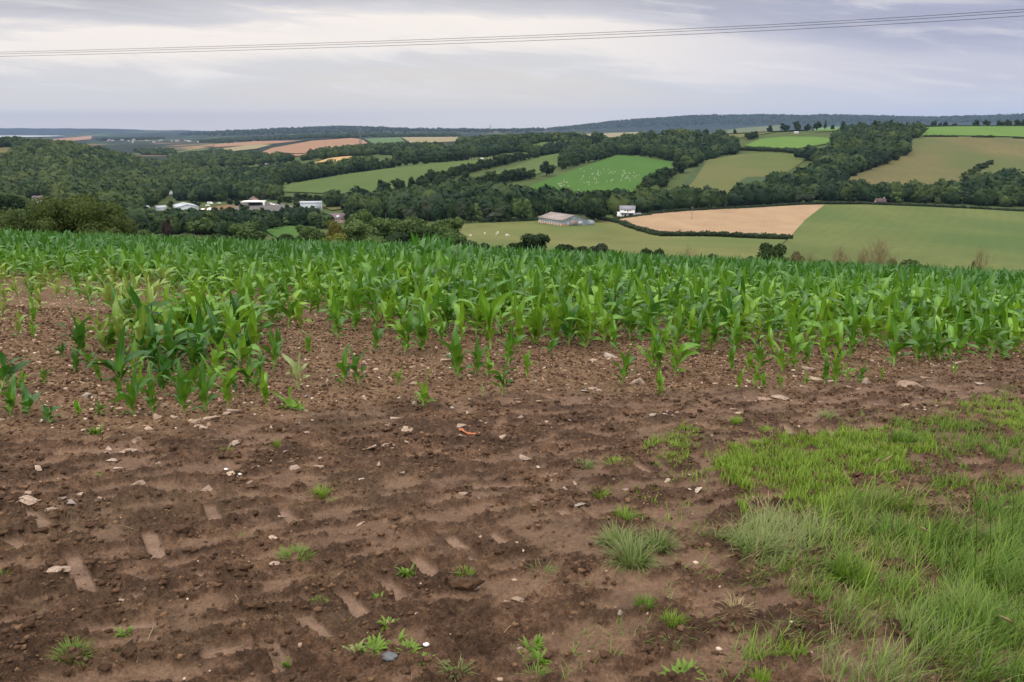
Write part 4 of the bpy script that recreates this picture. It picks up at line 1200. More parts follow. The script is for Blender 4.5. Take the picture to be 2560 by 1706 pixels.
wool = simple('wool', (.56, .54, .47), .95, .08, 2.0)


def beast(name, body, leg, head_up):
    vs = [(0, 0, .62), (-.32, 0, .64), (.34, 0, .66), (.52, 0, .72 + head_up), (.70, 0, .74 + head_up), (.84, 0, .66 + head_up)]
    ed = [(0, 1), (0, 2), (2, 3), (3, 4), (4, 5)]
    rd = [body, body * .95, body * .9, .13, .10, .06]
    for bx, par in ((-.36, 1), (.34, 2)):
        for sy_ in (-1, 1):
            k = len(vs); vs += [(bx, sy_ * .14, .38), (bx + .02, sy_ * .14, .18), (bx, sy_ * .14, 0)]; ed += [(par, k), (k, k + 1), (k + 1, k + 2)]; rd += [leg * 1.5, leg, leg]
    vs.append((-.62, 0, .55)); ed.append((1, len(vs) - 1)); rd.append(.04)
    return skin_mesh(name, vs, ed, rd, wool)


SHEEP = [beast('sheep_body', .27, .045, .05), beast('sheep_body', .28, .045, -.32)]
rs = np.random.default_rng(5)
zones = [([(1440, 425), (1480, 424), (1530, 422), (1600, 440), (1590, 456), (1520, 462), (1470, 470), (1450, 455)], 62, 'white sheep grazing in the middle of the vivid green field'), ([(1385, 470), (1410, 452), (1430, 470), (1450, 480), (1462, 490), (1400, 490)], 36, 'white sheep in the lower left corner of the vivid green field')]
for poly, cnt, lab in zones:
    k = 0
    while k < cnt:
        x = rs.uniform(1380, 1600); y = rs.uniform(420, 492)
        if not inside(x, y, poly): continue
        k += 1
        b = gp(x, y, 60, 1600); o = link('sheep', SHEEP[int(rs.integers(2))], None, b + Vector((0, 0, .3 + b.y * .0007))); o.rotation_euler = (0, 0, rs.uniform(0, 6.28)); o.scale = (1.12,) * 3
        tag(o, lab, 'sheep', 'sheep grazing in the vivid green field')
for i, (x, y, l) in enumerate([(1177, 597, 'white cow standing farthest left in the barn pasture'), (1212, 591, 'white cow grazing alone between the others in the barn pasture'), (1241, 593.5, 'largest white cow in the barn pasture'), (1245, 588.5, 'white cow standing just behind the largest one'), (1266, 596, 'white cow of the close pair on the right in the barn pasture'), (1269, 595, 'second cow of the close pair on the right')]):
    b = gp(x, y, 60); o = link('cow', SHEEP[i % 2], None, b + Vector((0, 0, .3 + b.y * .0007))); o.rotation_euler = (0, 0, rs.uniform(0, 6.28)); o.scale = (1.5,) * 3; tag(o, l, 'cow')
# ------------------------------------------------------------------ the near ground: mud, tyre prints, crumbly soil
def flat(px, py):
    g = gp(px, py); return np.array([g.x, g.y])


TRK = flat(1500, 1215) - flat(200, 1400); TRK /= np.linalg.norm(TRK)
LUGS = [(1122, 1345, 1195, 1402, 40), (1034, 1390, 1102, 1451, 46), (946, 1446, 1014, 1503, 48), (852, 1485, 916, 1549, 50), (753, 1540, 826, 1616, 54), (653, 1598, 722, 1684, 58), (1222, 1338, 1266, 1362, 34), (1394, 1272, 1418, 1290, 28),
        (632, 1524, 776, 1508, 26), (502, 1645, 630, 1626, 26), (180, 1590, 400, 1570, 22), (430, 1450, 545, 1436, 18), (100, 1480, 250, 1440, 20), (280, 1500, 360, 1492, 18), (380, 1280, 490, 1268, 16), (90, 1330, 200, 1300, 24), (175, 1390, 225, 1490, 34),
        (520, 1260, 545, 1310, 34), (370, 1330, 400, 1400, 26), (600, 1455, 680, 1440, 18), (1400, 1258, 1500, 1248, 14), (1180, 1222, 1330, 1214, 12), (940, 1240, 1060, 1236, 12), (240, 1250, 330, 1235, 16),
        (1590, 1160, 1622, 1185, 26), (1680, 1150, 1705, 1170, 24), (1960, 1065, 1985, 1095, 30), (2070, 1075, 2095, 1100, 26), (1150, 1390, 1192, 1402, 12), (60, 1270, 120, 1320, 26), (20, 1350, 70, 1380, 30), (700, 1270, 740, 1310, 26)]
LUGW = []
for a, b_, c, d, w in LUGS:
    p, q = flat(a, b_), flat(c, d); L = np.linalg.norm(q - p)
    m = (p + q) / 2
    LUGW.append((p, q, max(.035, w * m[1] / FPX * .5)))


def zone_soil(x, y):
    """0 in the churned mud, 1 in the planted soil"""
    px, py = to_px(x, y, Hz(x, y))
    line = np.interp(px, [-400, 0, 350, 700, 1000, 1300, 1700, 2100, 2560, 3000], [1100, 1090, 1100, 1050, 1010, 985, 985, 960, 915, 900])
    return sstep(-25, 30, line - py + 14 * fbm(x * 1.3, y * 1.3, 2, 71))


def detail(x, y, fine=True):
    x = np.asarray(x, float); y = np.asarray(y, float)
    s = x * TRK[0] + y * TRK[1]; n = -x * TRK[1] + y * TRK[0]
    n2 = n + .12 * fbm(x * 1.3, y * 1.3, 3, 31); s2 = s + .10 * fbm(x * 1.7, y * 1.7, 2, 32)
    soil = zone_soil(x, y)
    big = .040 * fbm(x * .6, y * .6, 3, 41) * np.minimum(1, y / 3)
    zn = pn(x * .62 + 3, y * .62, 49)
    f = fbm(s2 * 2.3, n2 * 7.5, 4, 51, .6) + .22 * fbm(x * 13, y * 13, 3, 50, .6) + .22 * zn
    comp = sstep(-.06, .13, f) * (1 - soil)
    ridge = 1 - np.abs(pn(s2 * 1.8, n2 * 7.0, 52)) * 1.7
    c1 = fbm(s * 7, n2 * 11, 4, 53, .62)
    b1 = 1 - np.abs(fbm(x * 21, y * 24, 3, 54, .6)) * 2.2
    b2 = 1 - np.abs(fbm(x * 58, y * 62, 2, 60, .6)) * 2.2
    c2 = fbm(x * 26, y * 26, 3, 54, .6)
    w1_, id1 = worley(s * 17 + .6 * c1, n2 * 24 + .6 * c2, 55)
    rough = .030 * np.clip(c1, -.3, 1) + .016 * np.clip(ridge, 0, 1) * np.clip(.45 + c1, 0, 1) + .013 * b1 + .008 * b2 + .026 * np.clip(.55 - w1_, 0, 1) * (id1 > .4)
    h_mud = 1.12 * rough * (1 - .68 * comp) + (.004 * c2 + .0035 * b1 + .003 * b2) * comp + .006 * (1 - comp)
    comp = comp * (.62 + .25 * fbm(x * 5, y * 5, 2, 66))
    wc, idc = worley(x * 17, y * 17, 56); wc2, _ = worley(x * 40, y * 40, 57)
    crumb = .034 * np.clip(.62 - wc, 0, 1) * (.3 + idc) + .012 * np.clip(.6 - wc2, 0, 1) + .022 * fbm(x * 3.2, y * 3.2, 3, 58)
    h = big + h_mud * (1 - soil) + crumb * soil
    lugk = np.zeros(np.shape(x))
    for p, q, w in LUGW:
        d = q - p; L = np.linalg.norm(d); d = d / L
        a = (x - p[0]) * d[0] + (y - p[1]) * d[1]; b_ = -(x - p[0]) * d[1] + (y - p[1]) * d[0]
        near = (np.abs(b_) < w * 3) & (a > -w * 2.5) & (a < L + w * 2.5)
        if not near.any(): continue
        e = np.maximum(np.abs(a - L / 2) - L / 2, np.abs(b_) - w) + .007 * c1 + .004 * pn(x * 16, y * 16, 59)
        k = sstep(.006, -.006, e) * near
        rim = .5 * np.exp(-((e - .035) / .022) ** 2) * near * (1 - soil)
        h = h * (1 - k) + (big - .010 + .0026 * c2 + .0018 * b2) * k + .020 * rim * np.clip(.6 + c1, 0, 1.3)
        lugk = np.maximum(lugk, k)
        around = np.exp(-(np.maximum(e, 0) / .09) ** 2) * near * (1 - soil)
        comp = np.maximum(comp * (1 - .85 * around), k)
    fadeo = sstep(30, 18, y)
    global LUGK
    LUGK = lugk
    return h * (.25 + .75 * fadeo), comp, soil


def gz(x, y):
    h, c, s = detail(np.array([x]), np.array([y])); return float(Hz(x, y) + h[0])


def build_ground():
    iy = np.concatenate([1 / np.linspace(1 / 1.7, 1 / 11.0, 660), np.exp(np.linspace(math.log(11.08), math.log(47), 110))])
    uc = np.concatenate([np.linspace(-1.3, -.74, 90)[:-1], np.linspace(-.74, .74, 1180), np.linspace(.74, 1.3, 90)[1:]])
    U, Y = np.meshgrid(uc, iy); X = U * (Y + .5)
    H, comp, soil = detail(X, Y); lug = LUGK
    Z = Hz(X, Y) + H
    nu, nl = len(uc), len(iy)
    V = np.stack([X, Y, Z], -1).reshape(-1, 3)
    i = np.arange(nl - 1)[:, None] * nu + np.arange(nu - 1)[None]
    F = np.stack([i, i + 1, i + 1 + nu, i + nu], -1).reshape(-1, 4)
    m, t, b = new_mat('mud_and_soil')
    pos = geo_pos(t); cp = attr(t, 'comp'); sl_ = attr(t, 'soil')
    n1 = noise(t, pos, 3.2, 8, .68); n2 = noise(t, pos, 30, 6, .72); n3 = noise(t, pos, .9, 3, .5); n4 = noise(t, pos, 120, 3, .6)
    rough = ramp(t, math_node(t, 'ADD', math_node(t, 'MULTIPLY', n1, .55), math_node(t, 'MULTIPLY', n2, .45)), [(.36, (.024, .0125, .0070)), (.5, (.074, .0400, .0230)), (.64, (.190, .110, .064))])
    smooth = ramp(t, math_node(t, 'ADD', math_node(t, 'MULTIPLY', n1, .6), math_node(t, 'MULTIPLY', n2, .4)), [(.32, (.135, .078, .048)), (.5, (.205, .124, .079)), (.68, (.285, .180, .119))])
    soilc = ramp(t, math_node(t, 'ADD', math_node(t, 'MULTIPLY', n1, .4), math_node(t, 'MULTIPLY', n2, .6)), [(.36, (.045, .025, .0135)), (.5, (.140, .083, .046)), (.64, (.300, .192, .110))])
    smooth = mix_col(t, attr(t, 'lug'), smooth, ramp(t, n2, [(.3, (.215, .136, .094)), (.7, (.300, .196, .140))]))
    c = mix_col(t, sl_, mix_col(t, cp, rough, smooth), soilc)
    c = mix_col(t, math_node(t, 'MULTIPLY', maprange(t, n3, .52, .68), .30), c, (.15, .105, .062))
    c = mix_col(t, math_node(t, 'MULTIPLY', maprange(t, n4, .62, .70), .35), c, (.27, .20, .14))
    t.links.new(c, b.inputs['Base Color'])
    rg = math_node(t, 'SUBTRACT', .92, math_node(t, 'MULTIPLY', cp, .32)); t.links.new(rg, b.inputs['Roughness'])
    b.inputs['Specular IOR Level'].default_value = .28
    c0 = b.inputs['Base Color'].links[0].from_socket
    n5 = noise(t, pos, 75, 5, .7)
    t.links.new(mix_col(t, maprange(t, n5, .40, .56, .42, 0.0), c0, mix_col(t, .62, c0, (.02, .011, .007))), b.inputs['Base Color'])
    bp = N(t, 'ShaderNodeBump'); bp.inputs['Strength'].default_value = .85; bp.inputs['Distance'].default_value = .018
    t.links.new(math_node(t, 'ADD', n2, math_node(t, 'MULTIPLY', n4, .5)), bp.inputs['Height']); t.links.new(bp.outputs[0], b.inputs['Normal'])
    gx, gy = np.meshgrid(np.linspace(-90, 90, 46), np.linspace(-70, 47, 40))
    V2 = np.stack([gx, gy, near_z(gx, gy) - .22], -1).reshape(-1, 3); i = np.arange(39)[:, None] * 46 + np.arange(45)[None]
    o = link('field_margin', mk_mesh('field_margin', V2, np.stack([i, i + 1, i + 47, i + 46], -1).reshape(-1, 4), FM['g1'], True)); tag(o, 'grassy ground around and behind the ploughed field', 'ground', kind='structure')
    o = link('field_soil', mk_mesh('field_soil', V, F, m, True, {'comp': comp.ravel(), 'soil': soil.ravel(), 'lug': lug.ravel()}))
    tag(o, 'churned brown mud and stony soil with tyre tread prints', 'ground', kind='structure')


build_ground()


def tile(base, x, y, z, s, rz, pick, tilt=None, sxyz=None):
    """copies of the base meshes [(V, [F], {attr})] as arrays; returns V, F list, attrs"""
    Vs, Fs, As, off = [], {}, {}, 0
    order = []
    for k, (V, F, A) in enumerate(base):
        idx = np.where(pick == k)[0]; m = len(idx)
        if not m: continue
        order.append(idx)
        ca, sa = np.cos(rz[idx])[:, None], np.sin(rz[idx])[:, None]
        sc = s[idx][:, None]
        vx, vy, vz = V[None, :, 0] * sc, V[None, :, 1] * sc, V[None, :, 2] * sc
        if sxyz is not None:
            vx, vy, vz = vx * sxyz[idx, 0:1], vy * sxyz[idx, 1:2], vz * sxyz[idx, 2:3]
        if tilt is not None:
            tc_, ts = np.cos(tilt[idx])[:, None], np.sin(tilt[idx])[:, None]
            vx, vz = vx * tc_ + vz * ts, -vx * ts + vz * tc_
        Vs.append(np.stack([vx * ca - vy * sa + x[idx][:, None], vx * sa + vy * ca + y[idx][:, None], vz + z[idx][:, None]], -1).reshape(-1, 3))
        for f in F:
            Fs.setdefault(f.shape[1], []).append((f[None] + (np.arange(m) * len(V))[:, None, None] + off).reshape(-1, f.shape[1]))
        for nm, a in A.items():
            As.setdefault(nm, []).append(np.tile(a, m))
        As.setdefault('tint', []).append(np.repeat(rng.uniform(0, 1, m), len(V)))
        off += m * len(V)
    return np.concatenate(Vs), [np.concatenate(v) for v in Fs.values()], {k: np.concatenate(v) for k, v in As.items()}


# clods of earth
def clod_base(k, sub, amp, seed):
    out = []
    for i in range(k):
        r = np.random.default_rng(seed + i); I = ICO2 if sub == 2 else ICO1
        out.append((lump(I[0], r, amp, 2.2) * r.uniform(.62, 1.25, len(I[0]))[:, None] * np.array([1, .85, .65]), [I[1]], {}))
    return out


def clods(n, seed):
    r = np.random.default_rng(seed)
    y = np.sqrt(r.uniform(2.2 ** 2, 11.5 ** 2, n)); x = r.uniform(-.72, .72, n) * y
    h, comp, soil = detail(x, y)
    dens = sstep(-.15, .25, fbm(x * 2.2, y * 2.2, 3, 61))
    keep = r.uniform(0, 1, n) < np.where(soil > .5, .55, np.clip(1 - 1.25 * comp, .16, 1) ** 1.4 * (.15 + .85 * dens))
    x, y, h, soil = x[keep], y[keep], h[keep], soil[keep]; n = len(x)
    s = np.clip(np.exp(r.normal(math.log(.0080), .50, n)), .003, .017) * (1 + .25 * (y > 6))
    V, F, A = tile(clod_base(5, 1, .5, 40), x, y, Hz(x, y) + h + s * .15, s, r.uniform(0, 6.28, n), r.integers(0, 5, n), sxyz=r.uniform(.7, 1.4, (n, 3)))
    m, t, b = new_mat('earth_clod'); pos = geo_pos(t)
    n2 = noise(t, pos, 40, 4, .6)
    f = math_node(t, 'ADD', math_node(t, 'MULTIPLY', attr(t, 'tint'), .6), math_node(t, 'MULTIPLY', n2, .45))
    t.links.new(ramp(t, f, [(.15, (.036, .0195, .0110)), (.6, (.098, .055, .032)), (.95, (.21, .128, .074))]), b.inputs['Base Color'])
    b.inputs['Roughness'].default_value = .95; b.inputs['Specular IOR Level'].default_value = .2
    bp = N(t, 'ShaderNodeBump'); bp.inputs['Strength'].default_value = .7; bp.inputs['Distance'].default_value = .006; t.links.new(noise(t, pos, 160, 3), bp.inputs['Height']); t.links.new(bp.outputs[0], b.inputs['Normal'])
    o = link('earth_clods', mk_mesh('earth_clods', V, F, m, False, A)); tag(o, 'loose dark clods and crumbs of earth over the mud', 'clods', kind='stuff')


clods(90000, 8)


def clumps(n, seed):
    q = np.random.default_rng(seed)
    y = np.sqrt(q.uniform(2.2 ** 2, 8.2 ** 2, n)); x = q.uniform(-.72, .55, n) * y
    h, comp, soil = detail(x, y)
    dens = fbm(x * 1.6, y * 2.6, 3, 67) + .25 * sstep(.3, -.6, x / y) * sstep(4.8, 3.0, y)
    keep = (comp < .30) & (soil < .5) & (q.uniform(0, 1, n) < sstep(-.02, .28, dens))
    x, y, h = x[keep], y[keep], h[keep]; n = len(x)
    base = []
    for i in range(8):
        rr = np.random.default_rng(600 + i); V = lump(lump(ICO2[0], rr, .55, 1.6), rr, .75, 4.2) * rr.uniform(.58, 1.22, len(ICO2[0]))[:, None]
        base.append((V * np.array([1, .7, .36]), [ICO2[1]], {}))
    s_ = np.clip(np.exp(q.normal(math.log(.0135), .42, n)), .006, .027)
    V, F, A = tile(base, x, y, Hz(x, y) + h + s_ * .02, s_, q.uniform(0, 6.28, n), q.integers(0, 8, n), sxyz=q.uniform(.7, 1.35, (n, 3)))
    A['tint'] = A['tint'] * .55
    o = link('mud_clumps', mk_mesh('mud_clumps', V, F, bpy.data.materials['earth_clod'], False, A)); tag(o, 'dark broken clumps of churned mud along the wheel ruts', 'clods', kind='stuff')
    print('clumps', n)


clumps(15000, 12)


# ------------------------------------------------------------------ stones
def stone_mesh(seed, flatn):
    r = np.random.default_rng(seed); bm = bmesh.new()
    for p in r.uniform(-1, 1, (13, 3)) * np.array([1, r.uniform(.55, .85), flatn]):
        bm.verts.new(p)
    bmesh.ops.convex_hull(bm, input=bm.verts)
    bmesh.ops.delete(bm, geom=[v for v in bm.verts if not v.link_faces], context='VERTS')
    bmesh.ops.bevel(bm, geom=bm.edges[:], offset=.05, segments=1, affect='EDGES', clamp_overlap=True)
    me = bpy.data.meshes.new('stone'); bm.to_mesh(me); bm.free(); return me


sm, t, b = new_mat('field_stone')
pos = N(t, 'ShaderNodeTexCoord').outputs['Object']; rd = obj_rand(t)
c = ramp(t, rd, [(0, (.25, .175, .13)), (.25, (.38, .27, .20)), (.5, (.44, .335, .26)), (.75, (.32, .24, .20)), (.9, (.27, .24, .235)), (1, (.52, .44, .37))])
n = noise(t, pos, 2.4, 6, .65)
c = mix_col(t, maprange(t, n, .34, .64), c, mix_col(t, .75, c, (.12, .078, .052)))
t.links.new(c, b.inputs['Base Color']); b.inputs['Roughness'].default_value = .85
bp = N(t, 'ShaderNodeBump'); bp.inputs['Strength'].default_value = .5; t.links.new(noise(t, pos, 7, 5), bp.inputs['Height']); t.links.new(bp.outputs[0], b.inputs['Normal'])
STONES = [stone_mesh(20 + i, f) for i, f in enumerate([.22, .3, .4, .5, .62, .28, .35, .18, .7, .45])]
for m_ in STONES: m_.materials.append(sm)
# photo stones: px, py, width px, height ratio hint, label
STONE_LIST = [(493, 1066, 50, 2, 'upright angular stone of the heap under the front maize row'), (530, 1060, 52, 3, 'rounded brownish stone right of the small stone heap'), (583, 1037, 50, 1, 'big pale layered stone at the foot of the front maize row'), (497, 1077, 36, 0, 'flat stone lying in front of the small stone heap'), (437, 1050, 26, 4, 'small pale stone left of the stone heap'),
      (586, 1115, 60, 0, 'wide cream slab stone in front of the stone heap'), (342, 1110, 34, 2, 'dull stone left of the wide cream slab'), (374, 1084, 36, 0, 'flat pale stone near the small green weed on the left'), (297, 1180, 32, 1, 'round pale stone below a grey sliver on the left'), (282, 1160, 34, 7, 'thin pale sliver stone on the left mud'), (318, 1137, 56, 7, 'long thin grey sliver of slate on the left'), (394, 1165, 26, 2, 'small brown stone beside the thin pale sliver'),
      (345, 1218, 44, 2, 'brownish pointed stone in the left mud'), (180, 1268, 42, 0, 'pink flat stone at the left'), (70, 1265, 56, 7, 'long grey slab tilted at the left edge'), (75, 1240, 50, 7, 'flat grey slab behind the tilted one at the left edge'), (150, 1253, 36, 7, 'flat brownish stone above the pink one'), (18, 1227, 24, 3, 'small grey stone at the far left edge'),
      (152, 1448, 62, 7, 'large bluish grey flat slab in the left foreground mud'), (730, 1163, 32, 0, 'pale flat stone at the left of a stone trio'), (732, 1178, 38, 7, 'thin flat stone in front of the stone trio'), (800, 1180, 40, 0, 'tilted pale stone at the right of the stone trio'), (640, 1183, 24, 7, 'small thin white stone left of the stone trio'), (705, 1299, 26, 1, 'small pinkish stone near the round grass tuft'), (683, 1360, 28, 7, 'thin pale stone below the round grass tuft'), (688, 1430, 30, 7, 'flat pinkish stone under the wide grass tuft'),
      (970, 1127, 40, 7, 'thin pale stone in front of the orange twine'), (988, 1049, 34, 1, 'orange brown angular stone left of the orange twine'), (976, 1072, 36, 1, 'pink rounded stone behind a pale sliver'), (1014, 1083, 46, 7, 'long flat purple grey stone'), (1042, 1044, 24, 3, 'small pale stone right of the orange brown one'), (1155, 1074, 40, 0, 'tilted pale slab behind the orange twine'), (1016, 1120, 20, 7, 'small white flat stone left of the twine'), (1032, 918, 30, 2, 'upright pale stone among the middle maize seedlings'), (1114, 903, 32, 3, 'blocky grey stone left of the leaning tall seedling'), (870, 922, 22, 2, 'pale stone beside a lone tall seedling'), (1040, 958, 32, 7, 'flat white stone behind a single seedling'),
      (1528, 893, 42, 4, 'large pale angular rock beside a maize plant in the middle'), (1486, 900, 40, 0, 'flat grey rock left of the large angular rock'), (1590, 958, 56, 2, 'long cream rock lying right of the middle maize plant'), (1480, 976, 44, 0, 'flat pinkish rock left of the long cream rock'), (1460, 986, 18, 3, 'small bluish pebble stone by the flat pinkish rock'), (1372, 984, 18, 4, 'small bright white stone in the middle soil'), (1418, 970, 20, 2, 'pointed orange stone in the middle soil'), (1476, 1003, 18, 7, 'small pale stone in front of the flat pinkish rock'), (1348, 1012, 20, 3, 'small grey stone at the edge of the middle ruts'), (1365, 1062, 28, 0, 'dull stone in the rut right of the twine'), (1384, 1077, 22, 1, 'white pebble stone in the rut right of the twine'),
      (1850, 1039, 32, 7, 'pale flat stone left of a long white rock'), (1915, 1005, 54, 0, 'cream rock at the edge of the right tyre rut'), (1958, 1002, 60, 7, 'long white rock in the right tyre rut'), (2018, 923, 36, 4, 'rounded pink rock under the right maize rows'), (2043, 955, 46, 0, 'wide pale rock at the foot of the right seedlings'), (2080, 960, 34, 1, 'white rock hidden among the right seedlings'), (2162, 960, 46, 2, 'white pointed rock right of the seedlings'), (2010, 974, 30, 1, 'cream stone at the lower edge of the right seedlings'), (2276, 968, 72, 7, 'widest flat white slab on the right'), (2312, 947, 40, 1, 'grey rock behind the widest slab on the right'), (2393, 914, 36, 1, 'white rock under the dense maize at the right'), (2340, 921, 20, 3, 'small greyish rock left of the white rock at the right'), (2260, 1018, 34, 7, 'flat white stone in the right rut'), (2215, 1030, 22, 7, 'little flat pinkish stone by the right grass patch'), (2450, 967, 32, 0, 'pale stone near the right edge in the rut'), (2155, 1085, 20, 7, 'small brownish stone between the grass patches at the right'),
      (1300, 1508, 46, 7, 'knobbly cream stone in the bottom middle'), (1268, 1512, 22, 3, 'small white stone beside the knobbly cream one'), (1548, 1554, 30, 2, 'cream stone at the right end of a rut in the bottom middle'), (1300, 1625, 26, 2, 'brown stone inside the green weed at the bottom'), (1296, 1367, 22, 1, 'small orange stone in the mud near the tread bars'), (1045, 1547, 26, 0, 'pinkish flat stone below the tread bars'), (620, 1640, 34, 0, 'pale stone at the end of the lowest tread bar'), (303, 1512, 24, 3, 'small knobbly pale stone in the left foreground'), (1192, 1478, 22, 3, 'white pink pebble stone under the earthy lump')]
for px, py, w, k, lab in STONE_LIST:
    g = gp(px, py); sc = w * g.y / FPX * .5
    o = link('stone', STONES[k], None, (g.x, g.y, gz(g.x, g.y) + sc * .10)); o.scale = (sc * 1.1, sc * 1.0, sc * (1.0 if k not in (7, 0) else 1.1)); o.rotation_euler = (random.uniform(-.22, .22), random.uniform(-.22, .22), random.uniform(-.5, .5))
    tag(o, lab, 'stone')
r = np.random.default_rng(77); n = 0
while n < 215:
    py = r.uniform(870, 1330); px = r.uniform(-20, 2580)
    if r.uniform() > (1.0 if py < 1060 else .35): continue
    if px > 1850 and py > 1040: continue
    g = gp(px, py); sc = r.uniform(.012, .034) * (1 + .25 * (r.uniform() < .15)); n += 1
    o = link('stone', STONES[int(r.integers(10))], None, (g.x, g.y, gz(g.x, g.y) + sc * .15)); o.scale = (sc * 1.2, sc, sc); o.rotation_euler = (r.uniform(-.4, .4), r.uniform(-.4, .4), r.uniform(0, 6.28))
    tag(o, 'small pale angular stone lying scattered on the bare soil', 'stone', 'small stones scattered over the soil')
# pebbles: nobody could count them
n = 24000
y = np.sqrt(r.uniform(2.4 ** 2, 16 ** 2, n)); x = r.uniform(-.72, .72, n) * y
h, comp, soil = detail(x, y)
kp = r.uniform(0, 1, n) < np.where(soil > .5, .95 * (.35 + .65 * sstep(-.2, .2, fbm(x * .5, y * .5, 2, 63))), .16)
x, y, h = x[kp], y[kp], h[kp]; n = len(x)
s = np.clip(np.exp(r.normal(math.log(.0085), .5, n)), .003, .026) * np.where(soil[kp] > .5, 1.0, .55)
V, F, A = tile(clod_base(5, 1, .45, 80), x, y, Hz(x, y) + h + s * .2, s, r.uniform(0, 6.28, n), r.integers(0, 5, n), sxyz=r.uniform(.6, 1.4, (n, 3)))
m, t, b = new_mat('pebble')
t.links.new(ramp(t, attr(t, 'tint'), [(0, (.16, .105, .07)), (.4, (.28, .19, .13)), (.75, (.42, .31, .22)), (1, (.54, .45, .37))]), b.inputs['Base Color']); b.inputs['Roughness'].default_value = .9
o = link('pebbles', mk_mesh('pebbles', V, F, m, False, A)); tag(o, 'countless tiny pebbles strewn through the soil', 'pebbles', kind='stuff')


# ------------------------------------------------------------------ maize
def corn_leaf(r, L, Wd, a0, bend, segs, across, twist, wave):
    k = segs + 1; s = np.linspace(0, 1, k)
    ang = a0 + bend * s ** 2.1
    ds = L / segs
    am = (ang[1:] + ang[:-1]) / 2
    rr = np.concatenate([[0], np.cumsum(np.sin(am) * ds)]); zz = np.concatenate([[0], np.cumsum(np.cos(am) * ds)])
    w = Wd * np.minimum(1, (.35 + 2.6 * s)) * np.clip(1 - s ** 2.6, .0, 1) ** .8 * .5
    w[-1] = Wd * .02
    c = np.linspace(-1, 1, across)
    fold = .42 * (1 - s * .7)
    tw = twist * s
    V = np.zeros((k, across, 3)); nx, nz = -np.cos(ang), np.sin(ang)     # leaf normal in (r,z)
    for j, cc in enumerate(c):
        lat = cc * w; up = np.abs(cc) * w * fold + wave * w * np.sin(s * 9 + cc * 2 + r.uniform(0, 1)) * abs(cc) * .8
        la = lat * np.cos(tw) - up * np.sin(tw); ua = lat * np.sin(tw) + up * np.cos(tw)
        V[:, j, 0] = rr + nx * ua; V[:, j, 1] = la; V[:, j, 2] = zz + nz * ua
    sway = r.normal(0, .08) * L * s ** 2
    V[:, :, 1] += sway[:, None]
    i = np.arange(segs)[:, None] * across + np.arange(across - 1)[None]
    F = np.stack([i, i + 1, i + 1 + across, i + across], -1).reshape(-1, 4)
    return V.reshape(-1, 3), F, np.tile(np.abs(c), k), np.repeat(s, across)


def corn_plant(seed, nleaf, width, segs, across, upright=1.0, bendk=1.0):
    """unit-height maize plant: stalk and list of leaves, each (V, F, mid, len)"""
    r = np.random.default_rng(seed)
    top = r.uniform(.36, .44)
    lean = r.normal(0, .04, 2)
    st = tube([(0, 0, -.05), (lean[0] * .3, lean[1] * .3, .1), (lean[0], lean[1], .25), (lean[0] * 1.6, lean[1] * 1.6, top)], [.028, .025, .022, .014], 6)
    ph = r.uniform(0, 6.28); leaves = []
    for i in range(nleaf):
        f = i / (nleaf - 1)
        L = (.34 + .52 * f ** .8) * r.uniform(.85, 1.15); Wd = width * (.45 + .65 * f) * r.uniform(.85, 1.15)
        a0 = R(58 - 42 * f + r.normal(0, 7)) / upright; bd = R(r.uniform(85, 175) * (1 - .36 * f)) * bendk
        if i == nleaf - 1: a0 = R(r.uniform(2, 10)); bd = R(r.uniform(5, 35)); L *= .98; Wd *= .7
        elif f > .5 and r.uniform() < .4: bd += R(r.uniform(30, 80))
        V, F, md, ln = corn_leaf(r, L, Wd, a0, bd, segs, across, r.normal(0, .8), .75)
        a = ph + i * math.pi + r.normal(0, .45); ca, sa = math.cos(a), math.sin(a)
        z0 = .05 + (top - .07) * f ** .9
        off = np.array([lean[0] * z0 / top * 1.4, lean[1] * z0 / top * 1.4, z0])
        V = np.stack([V[:, 0] * ca - V[:, 1] * sa, V[:, 0] * sa + V[:, 1] * ca, V[:, 2]], -1) + off
        leaves.append((V, F, md, ln))
    zt = max(l[0][:, 2].max() for l in leaves); k = 1 / zt
    return (st[0] * np.array([1, 1, k]), st[1]), [(l[0] * np.array([1, 1, k]), *l[1:]) for l in leaves]


def corn_mat(name, dark, light, base):
    m, t, b = new_mat(name)
    f = math_node(t, 'ADD', math_node(t, 'MULTIPLY', attr(t, 'tint'), .5), math_node(t, 'MULTIPLY', obj_rand(t), .4))
    pos = geo_pos(t); n = noise(t, pos, 5, 3)
    f = math_node(t, 'ADD', f, math_node(t, 'MULTIPLY', math_node(t, 'SUBTRACT', n, .5), .6), clamp=True)
    c = ramp(t, f, [(.1, dark), (.9, light)])
    c = mix_col(t, maprange(t, attr(t, 'len'), .42, .0), c, base)
    c = mix_col(t, math_node(t, 'MULTIPLY', maprange(t, attr(t, 'mid'), .16, .04), .35), c, tuple(min(1, q * 1.9) for q in light))
    t.links.new(c, b.inputs['Base Color']); b.inputs['Roughness'].default_value = .38; b.inputs['Specular IOR Level'].default_value = .5
    tr = N(t, 'ShaderNodeBsdfTranslucent'); t.links.new(mix_col(t, .35, c, tuple(min(1, q * 1.6) for q in base)), tr.inputs[0])
    mx = N(t, 'ShaderNodeMixShader'); mx.inputs[0].default_value = .26
    t.links.new(b.outputs[0], mx.inputs[1]); t.links.new(tr.outputs[0], mx.inputs[2]); t.links.new(mx.outputs[0], t.nodes['Material Output'].inputs[0])
    return m


